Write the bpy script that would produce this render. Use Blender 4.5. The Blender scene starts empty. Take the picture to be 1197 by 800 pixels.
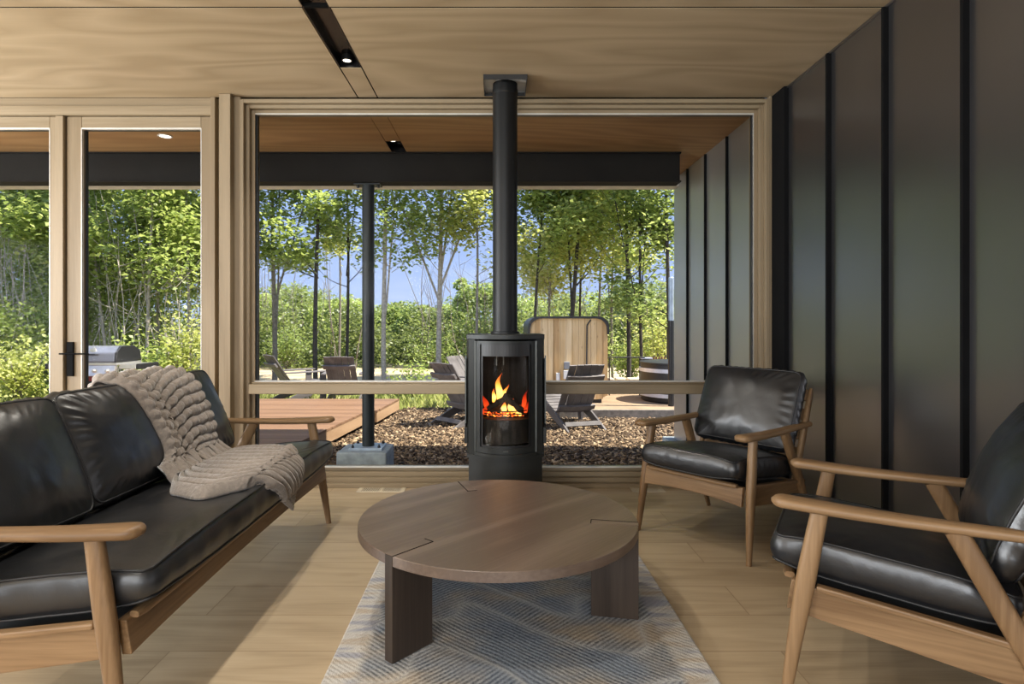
import bpy, math, random
import numpy as np
from mathutils import Vector, Matrix, noise
from mathutils.bvhtree import BVHTree

random.seed(7)
C = bpy.context.scene.collection
R = math.radians
PI = math.pi
EYE = 1.125          # camera height
F = 698.0            # focal length in pixels of the 1197x800 frame
VX, VY = 582.0, 379.0


def X(px, y):
    return (px - VX) / F * y


def Zv(py, y):
    return EYE - (py - VY) / F * y


# ------------------------------------------------------------------ helpers
class MB:
    def __init__(s):
        s.v, s.f = [], []

    def add(s, vs, fs):
        b = len(s.v)
        s.v += [tuple(p) for p in vs]
        s.f += [tuple(i + b for i in q) for q in fs]
        return s

    def box(s, c, d, rot=None):
        x, y, z = d[0] / 2, d[1] / 2, d[2] / 2
        vs = [Vector(p) for p in ((-x, -y, -z), (x, -y, -z), (x, y, -z), (-x, y, -z), (-x, -y, z), (x, -y, z), (x, y, z), (-x, y, z))]
        if rot is not None:
            vs = [rot @ p for p in vs]
        c = Vector(c)
        return s.add([p + c for p in vs], [(0, 3, 2, 1), (4, 5, 6, 7), (0, 1, 5, 4), (1, 2, 6, 5), (2, 3, 7, 6), (3, 0, 4, 7)])

    def bx(s, x0, x1, y0, y1, z0, z1):
        return s.box(((x0 + x1) / 2, (y0 + y1) / 2, (z0 + z1) / 2), (abs(x1 - x0), abs(y1 - y0), abs(z1 - z0)))

    def loft(s, rings, cap=True, closed=False):
        n = len(rings[0])
        vs = [p for r in rings for p in r]
        fs = []
        m = len(rings)
        for i in range(m if closed else m - 1):
            a, b = i * n, ((i + 1) % m) * n
            for j in range(n):
                k = (j + 1) % n
                fs.append((a + j, a + k, b + k, b + j))
        if cap and not closed:
            fs.append(tuple(reversed(range(n))))
            fs.append(tuple((m - 1) * n + j for j in range(n)))
        return s.add(vs, fs)

    def tube(s, path, rad, n=10, closed=False, e=2.0, flat=1.0, up=None):
        """swept superellipse section; rad a number or list; flat scales the second axis"""
        P = [Vector(p) for p in path]
        m = len(P)
        if not hasattr(rad, '__len__'):
            rad = [rad] * m
        rings = []
        u = None
        for i in range(m):
            if closed:
                t = P[(i + 1) % m] - P[i - 1]
            else:
                t = P[min(i + 1, m - 1)] - P[max(i - 1, 0)]
            if t.length < 1e-9:
                t = Vector((0, 0, 1))
            t.normalize()
            if u is None:
                g = Vector(up) if up is not None else (Vector((1, 0, 0)) if abs(t.x) < .9 else Vector((0, 1, 0)))
                u = g
            u = (u - t * u.dot(t)).normalized()
            w = t.cross(u)
            r = rad[i]
            ring = []
            for k in range(n):
                a = 2 * PI * (k + .5) / n
                ca, sa = math.cos(a), math.sin(a)
                cx = math.copysign(abs(ca) ** (2 / e), ca)
                sy = math.copysign(abs(sa) ** (2 / e), sa)
                if hasattr(r, '__len__'):
                    ring.append(P[i] + u * (cx * r[0]) + w * (sy * r[1]))
                else:
                    ring.append(P[i] + u * (cx * r) + w * (sy * r * flat))
            rings.append(ring)
        return s.loft(rings, cap=True, closed=closed)

    def lathe(s, prof, c=(0, 0, 0), n=32):
        rings = []
        for r, z in prof:
            rings.append([Vector((c[0] + r * math.cos(2 * PI * k / n), c[1] + r * math.sin(2 * PI * k / n), c[2] + z)) for k in range(n)])
        return s.loft(rings)

    def prism(s, poly, fn, d0, d1):
        """poly: list of 2-D points, fn(p, d) -> 3-D point"""
        n = len(poly)
        return s.loft([[fn(p, d0) for p in poly], [fn(p, d1) for p in poly]])

    def build(s, name, mat, parent=None, smooth=None, bevel=0, seg=2, recalc=True):
        me = bpy.data.meshes.new(name)
        me.from_pydata(s.v, [], s.f)
        me.update()
        if recalc:
            import bmesh
            bm = bmesh.new()
            bm.from_mesh(me)
            bmesh.ops.recalc_face_normals(bm, faces=bm.faces)
            bm.to_mesh(me)
            bm.free()
        if smooth is not None:
            me.polygons.foreach_set('use_smooth', [True] * len(me.polygons))
            if smooth < 180:
                me.set_sharp_from_angle(angle=R(smooth))
        if mat:
            me.materials.append(mat)
        o = bpy.data.objects.new(name, me)
        C.objects.link(o)
        if parent:
            o.parent = parent
        if bevel:
            b = o.modifiers.new('bevel', 'BEVEL')
            b.width = bevel
            b.segments = seg
            b.limit_method = 'ANGLE'
            b.angle_limit = R(40)
            b.harden_normals = False
        return o


def tag(o, label=None, cat=None, group=None, kind=None):
    if label:
        o['label'] = label
    if cat:
        o['category'] = cat
    if group:
        o['group'] = group
    if kind:
        o['kind'] = kind
    return o


def empty(name, loc=(0, 0, 0), rz=0, label=None, cat=None, group=None, kind=None):
    o = bpy.data.objects.new(name, None)
    C.objects.link(o)
    o.location = loc
    o.rotation_euler = (0, 0, rz)
    return tag(o, label, cat, group, kind)


def copy_tree(o, parent=None):
    c = o.copy()
    C.objects.link(c)
    if parent:
        c.parent = parent
    for ch in list(o.children):
        copy_tree(ch, c)
    return c


# ------------------------------------------------------------------ materials
class NT:
    def __init__(s, name):
        s.m = bpy.data.materials.new(name)
        s.m.use_nodes = True
        s.t = s.m.node_tree
        s.n = s.t.nodes
        s.p = s.n['Principled BSDF']
        s.out = s.n['Material Output']

    def node(s, kind, **kw):
        n = s.n.new(kind)
        for k, v in kw.items():
            setattr(n, k, v)
        return n

    def link(s, a, b):
        s.t.links.new(a, b)

    def val(s, sock, v):
        if hasattr(v, 'is_output') or isinstance(v, bpy.types.NodeSocket):
            s.link(v, sock)
        else:
            sock.default_value = v

    def coord(s, which='Object', scale=(1, 1, 1), loc=(0, 0, 0), rot=(0, 0, 0)):
        tc = s.node('ShaderNodeTexCoord')
        mp = s.node('ShaderNodeMapping')
        s.link(tc.outputs[which], mp.inputs[0])
        mp.inputs['Scale'].default_value = scale
        mp.inputs['Location'].default_value = loc
        mp.inputs['Rotation'].default_value = rot
        return mp.outputs[0]

    def noise(s, vec, scale=5, detail=3, rough=.5, dist=0, out='Fac'):
        n = s.node('ShaderNodeTexNoise')
        if vec is not None:
            s.link(vec, n.inputs['Vector'])
        n.inputs['Scale'].default_value = scale
        n.inputs['Detail'].default_value = detail
        n.inputs['Roughness'].default_value = rough
        n.inputs['Distortion'].default_value = dist
        return n.outputs[out]

    def math(s, op, a, b=0, c=0):
        n = s.node('ShaderNodeMath', operation=op)
        s.val(n.inputs[0], a)
        s.val(n.inputs[1], b)
        s.val(n.inputs[2], c)
        return n.outputs[0]

    def ramp(s, fac, stops, interp='LINEAR'):
        n = s.node('ShaderNodeValToRGB')
        n.color_ramp.interpolation = interp
        el = n.color_ramp.elements
        while len(el) < len(stops):
            el.new(.5)
        for e, (p, c) in zip(el, stops):
            e.position = p
            e.color = (*c, 1) if len(c) == 3 else c
        s.val(n.inputs[0], fac)
        return n.outputs[0]

    def mix(s, fac, a, b, blend='MIX'):
        n = s.node('ShaderNodeMix', data_type='RGBA', blend_type=blend)
        s.val(n.inputs[0], fac)
        s.val(n.inputs[6], (*a, 1) if isinstance(a, tuple) and len(a) == 3 else a)
        s.val(n.inputs[7], (*b, 1) if isinstance(b, tuple) and len(b) == 3 else b)
        return n.outputs[2]

    def sep(s, vec):
        n = s.node('ShaderNodeSeparateXYZ')
        s.link(vec, n.inputs[0])
        return n.outputs

    def comb(s, x, y, z=0.0):
        n = s.node('ShaderNodeCombineXYZ')
        s.val(n.inputs[0], x)
        s.val(n.inputs[1], y)
        s.val(n.inputs[2], z)
        return n.outputs[0]

    def bump(s, h, strength=.2, dist=.01):
        n = s.node('ShaderNodeBump')
        n.inputs['Strength'].default_value = strength
        n.inputs['Distance'].default_value = dist
        s.link(h, n.inputs['Height'])
        s.link(n.outputs[0], s.p.inputs['Normal'])

    def set(s, col=None, rough=None, metal=None, spec=None, **kw):
        if col is not None:
            s.val(s.p.inputs['Base Color'], (*col, 1) if isinstance(col, tuple) and len(col) == 3 else col)
        if rough is not None:
            s.val(s.p.inputs['Roughness'], rough)
        if metal is not None:
            s.p.inputs['Metallic'].default_value = metal
        if spec is not None:
            s.p.inputs['Specular IOR Level'].default_value = spec
        for k, v in kw.items():
            s.val(s.p.inputs[k], v)
        return s.m


def simple(name, col, rough=.5, metal=0, spec=.5, var=.12, scale=8, bump=0):
    t = NT(name)
    v = t.coord()
    n = t.noise(v, scale, 4)
    lo = tuple(c * (1 - var) for c in col)
    hi = tuple(min(1, c * (1 + var)) for c in col)
    t.set(t.ramp(n, [(.3, lo), (.7, hi)]), rough, metal, spec)
    if bump:
        t.bump(t.noise(v, scale * 8, 3), bump, .004)
    return t.m


def wood(name, dark, light, axis=0, freq=9, stretch=.12, rough=.45, fine=.25, across=1.0, spec=.35):
    """grain along one axis: contour lines of a stretched noise plus fine pores"""
    t = NT(name)
    sc = [across] * 3
    sc[axis] = across * stretch
    v = t.coord('Object', tuple(sc))
    n = t.noise(v, 1.6, 2, .45, .15)
    band = t.math('FRACT', t.math('MULTIPLY', n, freq))
    tri = t.math('ABSOLUTE', t.math('SUBTRACT', band, .5))
    sc2 = [90.0] * 3
    sc2[axis] = 3.0
    v2 = t.coord('Object', tuple(sc2))
    pores = t.noise(v2, 1, 3, .6)
    big = t.noise(t.coord('Object', tuple(1.0 if i != axis else .3 for i in range(3))), 2.2, 2)
    fac = t.math('ADD', t.math('MULTIPLY', tri, 1.1), t.math('MULTIPLY', t.math('SUBTRACT', pores, .5), fine * 3))
    fac = t.math('ADD', fac, t.math('MULTIPLY', t.math('SUBTRACT', big, .5), .9))
    mid = tuple((a + b) / 2 for a, b in zip(dark, light))
    col = t.ramp(fac, [(-.0, dark), (.35, mid), (.75, light)])
    t.set(col, rough, 0, spec)
    t.bump(pores, .06, .002)
    return t.m


M = {}
M['oak'] = wood('oak furniture', (.15, .086, .040), (.275, .172, .088), 0, 7, .10, .42, .45)
M['oak_y'] = wood('oak furniture grain front to back', (.15, .086, .040), (.275, .172, .088), 1, 7, .10, .42, .45)
M['oak_z'] = wood('oak furniture grain upright', (.15, .086, .040), (.275, .172, .088), 2, 7, .10, .42, .45)
M['frame_x'] = wood('pine frame grain level', (.21, .158, .095), (.30, .238, .155), 0, 8, .06, .5)
M['frame_z'] = wood('pine frame grain upright', (.20, .148, .088), (.288, .224, .145), 2, 8, .06, .5)
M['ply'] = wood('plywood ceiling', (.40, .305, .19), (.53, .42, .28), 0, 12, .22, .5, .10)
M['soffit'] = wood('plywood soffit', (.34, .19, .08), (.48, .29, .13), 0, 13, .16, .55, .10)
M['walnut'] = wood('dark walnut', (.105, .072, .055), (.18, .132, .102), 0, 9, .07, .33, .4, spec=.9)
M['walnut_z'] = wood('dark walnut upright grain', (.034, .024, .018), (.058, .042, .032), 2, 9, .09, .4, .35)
M['cedar0'] = wood('cedar boards', (.50, .33, .155), (.76, .55, .31), 2, 8, .07, .6)
M['forest_floor_shade'] = simple('shaded forest floor', (.05, .048, .026), .95, var=.4, scale=1)
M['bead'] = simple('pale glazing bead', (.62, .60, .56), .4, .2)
M['deckwood'] = wood('red brown deck boards', (.15, .082, .046), (.245, .142, .082), 0, 8, .05, .65)
M['deckside'] = wood('raw deck fascia', (.27, .17, .095), (.40, .265, .16), 1, 8, .05, .65)
M['ad_wood'] = wood('weathered grey brown boards', (.095, .086, .084), (.18, .165, .16), 1, 6, .1, .5)
M['black'] = simple('black paint', (.012, .012, .013), .45)
M['matte'] = simple('matte black trim', (.006, .006, .0065), .85, spec=.08)
M['black_gloss'] = simple('black lacquer', (.006, .006, .007), .25, spec=.3)
M['void'] = simple('unlit gap', (.004, .004, .004), .9, spec=.1)
M['stove'] = simple('charcoal stove steel', (.022, .024, .0235), .45, .2, .4)
M['stove_edge'] = simple('grey stove trim', (.085, .09, .085), .38, .6, .5)
M['stove_in'] = simple('sooty firebox', (.012, .011, .010), .8, bump=.4, scale=20)
M['pipe'] = simple('black pipe enamel', (.007, .0075, .008), .42, 0, .25)
M['plate'] = simple('grey metal plate', (.50, .53, .57), .4, .2)
M['steel_dark'] = simple('dark bronze beam paint', (.010, .009, .008), .75, spec=.15)
M['post'] = simple('dark post paint', (.014, .018, .019), .45, spec=.3)
M['white_fascia'] = simple('pale drip edge', (.62, .60, .56), .5)
M['concrete'] = simple('blue grey concrete', (.27, .31, .32), .8, scale=14, var=.25, bump=.4)
M['galv'] = simple('galvanised plate', (.38, .45, .52), .45, .5, var=.2)
M['white_wall'] = simple('painted wall', (.34, .30, .25), .8)
M['webbing'] = simple('dark webbing', (.02, .02, .02), .8)
M['thread'] = simple('black piping', (.008, .008, .009), .5)
M['steel_bright'] = simple('brushed steel', (.62, .60, .56), .32, .8)
M['grill_grey'] = simple('grill lid grey', (.22, .23, .26), .35, .4)
M['grill_red'] = simple('dark red enamel', (.16, .012, .018), .3)
M['tag_white'] = simple('cream label', (.7, .62, .5), .7)
M['terrace'] = simple('tan timber paving', (.27, .19, .115), .9, var=.2, scale=3)
M['ground_tan'] = simple('dry pale gravel', (.46, .37, .235), .95, var=.25, scale=2)
M['grey_box'] = simple('grey plastic box', (.20, .21, .23), .5)
M['white_box'] = simple('white plastic box', (.72, .72, .70), .5)
M['hoop'] = simple('pale metal hoop', (.60, .62, .68), .4, .3)
M['stone'] = simple('pale stone', (.66, .56, .42), .9, var=.2)
M['picket'] = simple('red brown picket', (.22, .09, .05), .7)
M['vent'] = simple('beige vent metal', (.55, .47, .34), .5)
M['log'] = simple('charred log', (.022, .014, .010), .85, bump=.6, scale=14)


def cedar():
    t = NT('cedar cladding boards')
    v = t.coord()
    x = t.sep(v)[0]
    wn = t.node('ShaderNodeTexWhiteNoise', noise_dimensions='1D')
    t.link(t.math('FLOOR', t.math('DIVIDE', t.math('ADD', x, .64), .098)), wn.inputs['W'])
    n = t.noise(t.coord('Object', (14, 14, 1.1)), 2.0, 4, .6, .3)
    kn = t.node('ShaderNodeTexVoronoi')
    t.link(t.coord('Object', (5, 1, 2.2)), kn.inputs['Vector'])
    kn.inputs['Scale'].default_value = 2.0
    knot = t.ramp(kn.outputs['Distance'], [(0, (1,) * 3), (.08, (.5,) * 3), (.13, (0,) * 3)])
    fac = t.math('ADD', t.math('MULTIPLY', n, .55), t.math('MULTIPLY', wn.outputs['Value'], .45))
    col = t.ramp(fac, [(.2, (.42, .25, .105)), (.5, (.60, .41, .20)), (.8, (.78, .60, .36))])
    col = t.mix(t.math('MULTIPLY', knot, .6), col, (.20, .10, .04))
    t.set(col, .6, 0, .3)
    return t.m


M['cedar'] = cedar()


def leather():
    t = NT('black leather')
    v = t.coord()
    big = t.noise(v, 5, 3, .5)
    wr = t.noise(t.coord('Object', (1, 1, 1)), 9, 5, .55, 1.0)
    gr = t.noise(v, 320, 2)
    h = t.math('ADD', t.math('MULTIPLY', gr, .05), wr)
    col = t.ramp(big, [(.3, (.006, .0066, .008)), (.7, (.011, .012, .014))])
    t.set(col, t.ramp(big, [(.3, (.30,) * 3), (.7, (.40,) * 3)]), 0, .5)
    t.p.inputs['IOR'].default_value = 1.66
    t.bump(h, .14, .012)
    return t.m


M['leather'] = leather()


def glass(name, ior=1.18, tint=(1, 1, 1)):
    t = NT(name)
    t.n.remove(t.p)
    tr = t.node('ShaderNodeBsdfTransparent')
    tr.inputs[0].default_value = (*tint, 1)
    gl = t.node('ShaderNodeBsdfGlossy')
    gl.inputs['Roughness'].default_value = .015
    fr = t.node('ShaderNodeFresnel')
    fr.inputs[0].default_value = ior
    mx = t.node('ShaderNodeMixShader')
    t.link(fr.outputs[0], mx.inputs[0])
    t.link(tr.outputs[0], mx.inputs[1])
    t.link(gl.outputs[0], mx.inputs[2])
    t.link(mx.outputs[0], t.out.inputs[0])
    return t.m


M['glass'] = glass('window glass', 1.06)
M['stove_glass'] = glass('stove glass', 1.3, (.95, .93, .9))


def metal_wall():
    t = NT('dark steel wall panel')
    v = t.coord('Object', (1, 1, 1))
    n = t.noise(t.coord('Object', (40, 60, .6)), 1, 3)
    big = t.noise(v, 1.3, 2)
    t.set(t.ramp(big, [(.3, (.255, .25, .262)), (.7, (.285, .28, .293))]), t.ramp(big, [(.3, (.30,) * 3), (.7, (.315,) * 3)]), .97)
    return t.m


M['steel_wall'] = metal_wall()


def metal_out():
    t = NT('brightened steel cladding')
    big = t.noise(t.coord(), 1.3, 2)
    t.set(t.ramp(big, [(.3, (.52, .525, .54)), (.7, (.57, .575, .59))]), .42, .9)  # same panels as indoors, outdoor brightness put into a lighter colour
    return t.m


M['steel_out'] = metal_out()


def floor_mat():
    t = NT('pale oak floor planks')
    v = t.coord('Object', (1, 1, 1), (0.35, -3.327, 0))
    br = t.node('ShaderNodeTexBrick')
    t.link(v, br.inputs['Vector'])
    br.offset = .37
    br.offset_frequency = 2
    br.squash = 1
    br.inputs['Scale'].default_value = 1
    br.inputs['Mortar Size'].default_value = .0022
    br.inputs['Mortar Smooth'].default_value = .1
    br.inputs['Bias'].default_value = 0
    br.inputs['Brick Width'].default_value = 2.1
    br.inputs['Row Height'].default_value = .255
    br.inputs['Color1'].default_value = (0, 0, 0, 1)
    br.inputs['Color2'].default_value = (1, 1, 1, 1)
    br.inputs['Mortar'].default_value = (.5, .5, .5, 1)
    # per-plank shift of the grain
    sh = t.math('MULTIPLY', br.outputs['Color'], 7.3)
    xyz = t.sep(v)
    gv = t.comb(t.math('MULTIPLY', xyz[0], .14), t.math('ADD', xyz[1], sh), sh)
    n = t.noise(gv, 3.2, 3, .5, .2)
    tri = t.math('ABSOLUTE', t.math('SUBTRACT', t.math('FRACT', t.math('MULTIPLY', n, 9)), .5))
    pores = t.noise(t.comb(t.math('MULTIPLY', xyz[0], 4), t.math('MULTIPLY', xyz[1], 110), 0.0), 1, 3, .6)
    kn = t.node('ShaderNodeTexVoronoi')
    t.link(t.comb(t.math('MULTIPLY', xyz[0], .9), t.math('MULTIPLY', xyz[1], 2.1), 0.0), kn.inputs['Vector'])
    kn.inputs['Scale'].default_value = 1.5
    knot = t.ramp(kn.outputs['Distance'], [(0.0, (1,) * 3), (.045, (.55,) * 3), (.11, (0,) * 3)])
    fac = t.math('ADD', t.math('MULTIPLY_ADD', tri, .5, .1), t.math('MULTIPLY', t.math('SUBTRACT', pores, .5), .7))
    fac = t.math('ADD', fac, t.math('MULTIPLY', t.math('SUBTRACT', br.outputs['Color'], .5), .34))
    col = t.ramp(fac, [(0.0, (.31, .23, .14)), (.3, (.41, .312, .196)), (.7, (.49, .382, .25))])
    col = t.mix(t.math('MULTIPLY', knot, .55), col, (.22, .14, .07))
    col = t.mix(t.math('MULTIPLY', br.outputs['Fac'], .65), col, (.20, .13, .07))
    t.set(col, t.ramp(pores, [(.3, (.36,) * 3), (.7, (.48,) * 3)]), 0, .42)
    t.bump(pores, .05, .002)
    return t.m


M['floor'] = floor_mat()


def rug_mat():
    t = NT('woven rug')
    v = t.coord('Object')
    xyz = t.sep(v)
    x, y = xyz[0], xyz[1]
    warp = t.noise(v, 1.5, 2, .5)
    warp2 = t.noise(t.coord('Object', (1, 1, 1), (5, 3, 1)), 2.0, 2, .5)
    wx = t.math('ADD', x, t.math('MULTIPLY', t.math('SUBTRACT', warp, .5), .05))
    wy = t.math('ADD', y, t.math('MULTIPLY', t.math('SUBTRACT', warp2, .5), .09))
    # wavy leaf shaped fields whose hatching flips direction
    q = t.math('ADD', t.math('MULTIPLY', wy, 10.0), t.math('ADD', t.math('MULTIPLY', t.math('SINE', t.math('MULTIPLY', wx, 6.5)), 1.5), t.math('MULTIPLY', t.math('SINE', t.math('MULTIPLY', t.math('ADD', wx, wy), 13)), .7)))
    k = t.math('SINE', q)
    flip = t.math('GREATER_THAN', k, 0)
    d1 = t.math('ADD', t.math('MULTIPLY', wx, .75), t.math('MULTIPLY', wy, .8))
    d2 = t.math('SUBTRACT', t.math('MULTIPLY', wy, .8), t.math('MULTIPLY', wx, .75))
    d = t.math('ADD', t.math('MULTIPLY', flip, d1), t.math('MULTIPLY', t.math('SUBTRACT', 1, flip), d2))
    st = t.math('SINE', t.math('MULTIPLY', d, 330))
    st = t.math('ADD', t.math('MULTIPLY', st, .8), t.math('MULTIPLY', t.math('SUBTRACT', t.noise(v, 130, 3), .5), 3.2))
    dash = t.ramp(t.math('MULTIPLY_ADD', st, .42, .5), [(.0, (0,) * 3), (1, (1,) * 3)])
    edge = t.ramp(t.math('ABSOLUTE', k), [(0.0, (1,) * 3), (.20, (.4,) * 3), (.5, (0,) * 3)])
    tone = t.noise(t.coord('Object', (1, 1.4, 1), (2, 7, 0)), 2.2, 3, .55)
    dk = t.ramp(tone, [(.36, (.27, .215, .16)), (.45, (.085, .085, .09)), (.56, (.06, .075, .11))])
    lt = t.ramp(tone, [(.36, (.55, .47, .36)), (.45, (.50, .49, .47)), (.58, (.36, .41, .47))])
    msk = t.ramp(t.noise(t.coord('Object', (1, 1, 1), (9, 1, 0)), 7, 3, .6), [(.32, (.45,) * 3), (.6, (1.0,) * 3)])
    dash = t.math('MULTIPLY_ADD', t.math('SUBTRACT', dash, .5), msk, .5)
    col = t.mix(dash, dk, lt)
    col = t.mix(t.math('MULTIPLY', edge, .55), col, (.52, .52, .51))
    # paler beige border with soft blocks
    ax = t.math('ABSOLUTE', x)
    bord = t.ramp(ax, [(.50, (0,) * 3), (.53, (1,) * 3)])
    bl = t.noise(t.coord('Object', (2, 9, 1)), 1.6, 2, .5)
    bcol = t.ramp(bl, [(.38, (.34, .34, .38)), (.5, (.58, .55, .50)), (.62, (.48, .40, .31))], 'EASE')
    col = t.mix(t.math('MULTIPLY', bord, .8), col, bcol)
    fuzz = t.noise(v, 420, 2)
    t.set(col, .95, 0, .1)
    t.bump(t.math('ADD', t.math('MULTIPLY', st, .3), fuzz), .5, .006)
    return t.m


M['rug'] = rug_mat()


def plush():
    t = NT('taupe plush')
    v = t.coord()
    n = t.noise(v, 60, 4, .65)
    b = t.noise(v, 5, 2)
    col = t.ramp(t.math('ADD', t.math('MULTIPLY', n, .5), t.math('MULTIPLY', b, .5)), [(.3, (.15, .125, .105)), (.7, (.30, .26, .225))])
    t.set(col, .95, 0, .1)
    t.p.inputs['Sheen Weight'].default_value = .5
    t.bump(n, .7, .006)
    return t.m


M['plush'] = plush()


def leafmat(name, a, b, c):
    t = NT(name)
    g = t.node('ShaderNodeNewGeometry')
    col = t.ramp(g.outputs['Random Per Island'], [(0, a), (.5, b), (1, c)])
    t.n.remove(t.p)
    d = t.node('ShaderNodeBsdfDiffuse')
    tl = t.node('ShaderNodeBsdfTranslucent')
    gl = t.node('ShaderNodeBsdfGlossy')
    gl.inputs['Roughness'].default_value = .45
    gl.inputs['Color'].default_value = (.8, .85, .8, 1)
    t.link(col, d.inputs[0])
    bright = t.mix(.28, col, (.68, .78, .22))
    t.link(bright, tl.inputs[0])
    m1 = t.node('ShaderNodeMixShader')
    m1.inputs[0].default_value = .55
    t.link(d.outputs[0], m1.inputs[1])
    t.link(tl.outputs[0], m1.inputs[2])
    m2 = t.node('ShaderNodeMixShader')
    m2.inputs[0].default_value = .03
    t.link(m1.outputs[0], m2.inputs[1])
    t.link(gl.outputs[0], m2.inputs[2])
    t.link(m2.outputs[0], t.out.inputs[0])
    return t.m


M['leaf_mid'] = leafmat('mid green leaves', (.17, .24, .05), (.32, .41, .10), (.52, .58, .20))
M['leaf_yellow'] = leafmat('yellow green leaves', (.30, .33, .07), (.52, .54, .15), (.70, .70, .28))
M['leaf_dark'] = leafmat('deep green leaves', (.09, .14, .035), (.19, .27, .07), (.34, .42, .13))
M['leaf_shade'] = leafmat('shaded thicket leaves', (.025, .038, .010), (.07, .10, .027), (.24, .28, .09))  # inner shade of the thicket put into darker leaf colours
M['leaf_far'] = leafmat('distant leaves', (.09, .13, .035), (.19, .25, .07), (.36, .41, .14))
M['bark_dark'] = simple('dark bark', (.055, .046, .04), .9, var=.4, scale=20, bump=.5)
M['bark_pale'] = simple('pale bark', (.42, .375, .32), .9, var=.35, scale=18, bump=.5)
M['bark_mid'] = simple('grey brown bark', (.21, .185, .155), .9, var=.35, scale=18, bump=.5)
M['grassblade'] = leafmat('grass blades', (.22, .27, .08), (.36, .40, .14), (.50, .50, .22))


def chips_mat():
    t = NT('bark mulch chips')
    g = t.node('ShaderNodeNewGeometry')
    col = t.ramp(g.outputs['Random Per Island'], [(0, (.03, .021, .015)), (.4, (.09, .061, .038)), (.75, (.21, .142, .084)), (1, (.40, .30, .19))])
    t.set(col, .9, 0, .2)
    return t.m


M['chips'] = chips_mat()


def mulch_ground():
    t = NT('dark mulch bed')
    v = t.coord()
    vo = t.node('ShaderNodeTexVoronoi')
    t.link(v, vo.inputs['Vector'])
    vo.inputs['Scale'].default_value = 22
    n = t.noise(v, 30, 4)
    col = t.ramp(n, [(.3, (.03, .02, .014)), (.55, (.11, .07, .042)), (.75, (.24, .15, .085))])
    t.set(col, .95, 0, .1)
    t.bump(vo.outputs['Distance'], .8, .04)
    return t.m


M['mulch'] = mulch_ground()


def grass_ground():
    t = NT('grassy ground')
    v = t.coord()
    n = t.noise(v, 1.2, 4)
    col = t.ramp(n, [(.35, (.11, .13, .045)), (.5, (.24, .24, .09)), (.65, (.46, .38, .22))])
    t.set(col, .95, 0, .1)
    return t.m


M['grass'] = grass_ground()


def emit(name, stops, strength, axis_scale=1.0):
    """emission graded along the object's own height"""
    t = NT(name)
    t.n.remove(t.p)
    v = t.coord('Generated')
    z = t.sep(v)[2]
    z = t.math('ADD', z, t.math('MULTIPLY', t.math('SUBTRACT', t.noise(t.coord(), 18, 2), .5), .35))
    e = t.node('ShaderNodeEmission')
    t.link(t.ramp(z, stops), e.inputs[0])
    e.inputs[1].default_value = strength
    tr = t.node('ShaderNodeBsdfTransparent')
    mx = t.node('ShaderNodeMixShader')
    t.link(t.ramp(z, [(.0, (.9,) * 3), (.55, (.75,) * 3), (1, (.15,) * 3)]), mx.inputs[0])
    t.link(tr.outputs[0], mx.inputs[1])
    t.link(e.outputs[0], mx.inputs[2])
    t.link(mx.outputs[0], t.out.inputs[0])
    return t.m


M['flame'] = emit('flame', [(0, (1, .34, .04)), (.35, (1, .58, .16)), (.6, (1, .30, .04)), (1, (.55, .04, .01))], 2.0)
M['flame_red'] = emit('red flame', [(0, (1, .12, .02)), (.5, (.8, .05, .01)), (1, (.35, .01, .005))], .8)


def ember():
    t = NT('glowing embers')
    v = t.coord()
    n = t.noise(v, 26, 3, .6)
    t.set((.02, .012, .008), .9)
    t.link(t.ramp(n, [(.45, (0, 0, 0)), (.56, (1, .12, .01)), (.66, (1, .5, .08))]), t.p.inputs['Emission Color'])
    t.p.inputs['Emission Strength'].default_value = 2.5
    return t.m


M['ember'] = ember()


def lamp_mat(name, col, s):
    t = NT(name)
    t.n.remove(t.p)
    e = t.node('ShaderNodeEmission')
    e.inputs[0].default_value = (*col, 1)
    e.inputs[1].default_value = s
    t.link(e.outputs[0], t.out.inputs[0])
    return t.m


M['lamp'] = lamp_mat('lamp lens', (1, .9, .72), 3.0)
# ------------------------------------------------------------------ room shell
WY = 4.15            # inner face of the window wall
WX = 1.921           # inner face of the right wall
CH = 2.70            # ceiling height
XL, YB = -6.2, -4.0
TX0, TX1 = -.972, -.836   # slot of the ceiling track


def S(o):
    o['kind'] = 'structure'
    return o


def ceil_strip(mb, x0, x1, y0, y1, z0=CH, z1=CH + .06):
    mb.bx(x0, x1, y0, y1, z0, z1)


S(MB().bx(XL, WX + .1, YB, WY + .02, -.06, 0).build('floor', M['floor']))
cb = MB()
g = .0045
gy = .007
rows = [(YB, -1.93), (-1.93, -.71), (-.71, .51), (.51, 1.75), (1.75, 2.97), (2.97, WY)]
for (a, b) in rows:
    a2, b2 = a + gy, b - gy
    if b <= 2.98:
        for (p, q) in ((XL, -3.672), (-3.528, TX0), (TX1, WX)):
            ceil_strip(cb, p, q, a2, b2)
    else:
        for (p, q) in ((XL, -3.672), (-3.528, TX0), (TX1, WX)):
            ceil_strip(cb, p + (g if p > XL else 0), q - (g if q < WX else 0), a2, WY)
        ceil_strip(cb, TX0 + g, TX1 - g, 3.672, WY)
        ceil_strip(cb, -3.672 + g, -3.528 - g, 3.672, WY)
ceiling = S(cb.build('ceiling', M['ply']))
jt = MB().bx(XL, WX + .1, YB, WY + .1, CH + .09, CH + .14)
jt.bx(XL, WX, 2.960, 2.980, CH + .0025, CH + .02)
for xx in (TX0, TX1):
    jt.bx(xx - .007, xx + .007, 3.674, WY, CH + .0025, CH + .02)
S(jt.build('trim_1', M['void']))     # dark void above the ceiling joints

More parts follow.
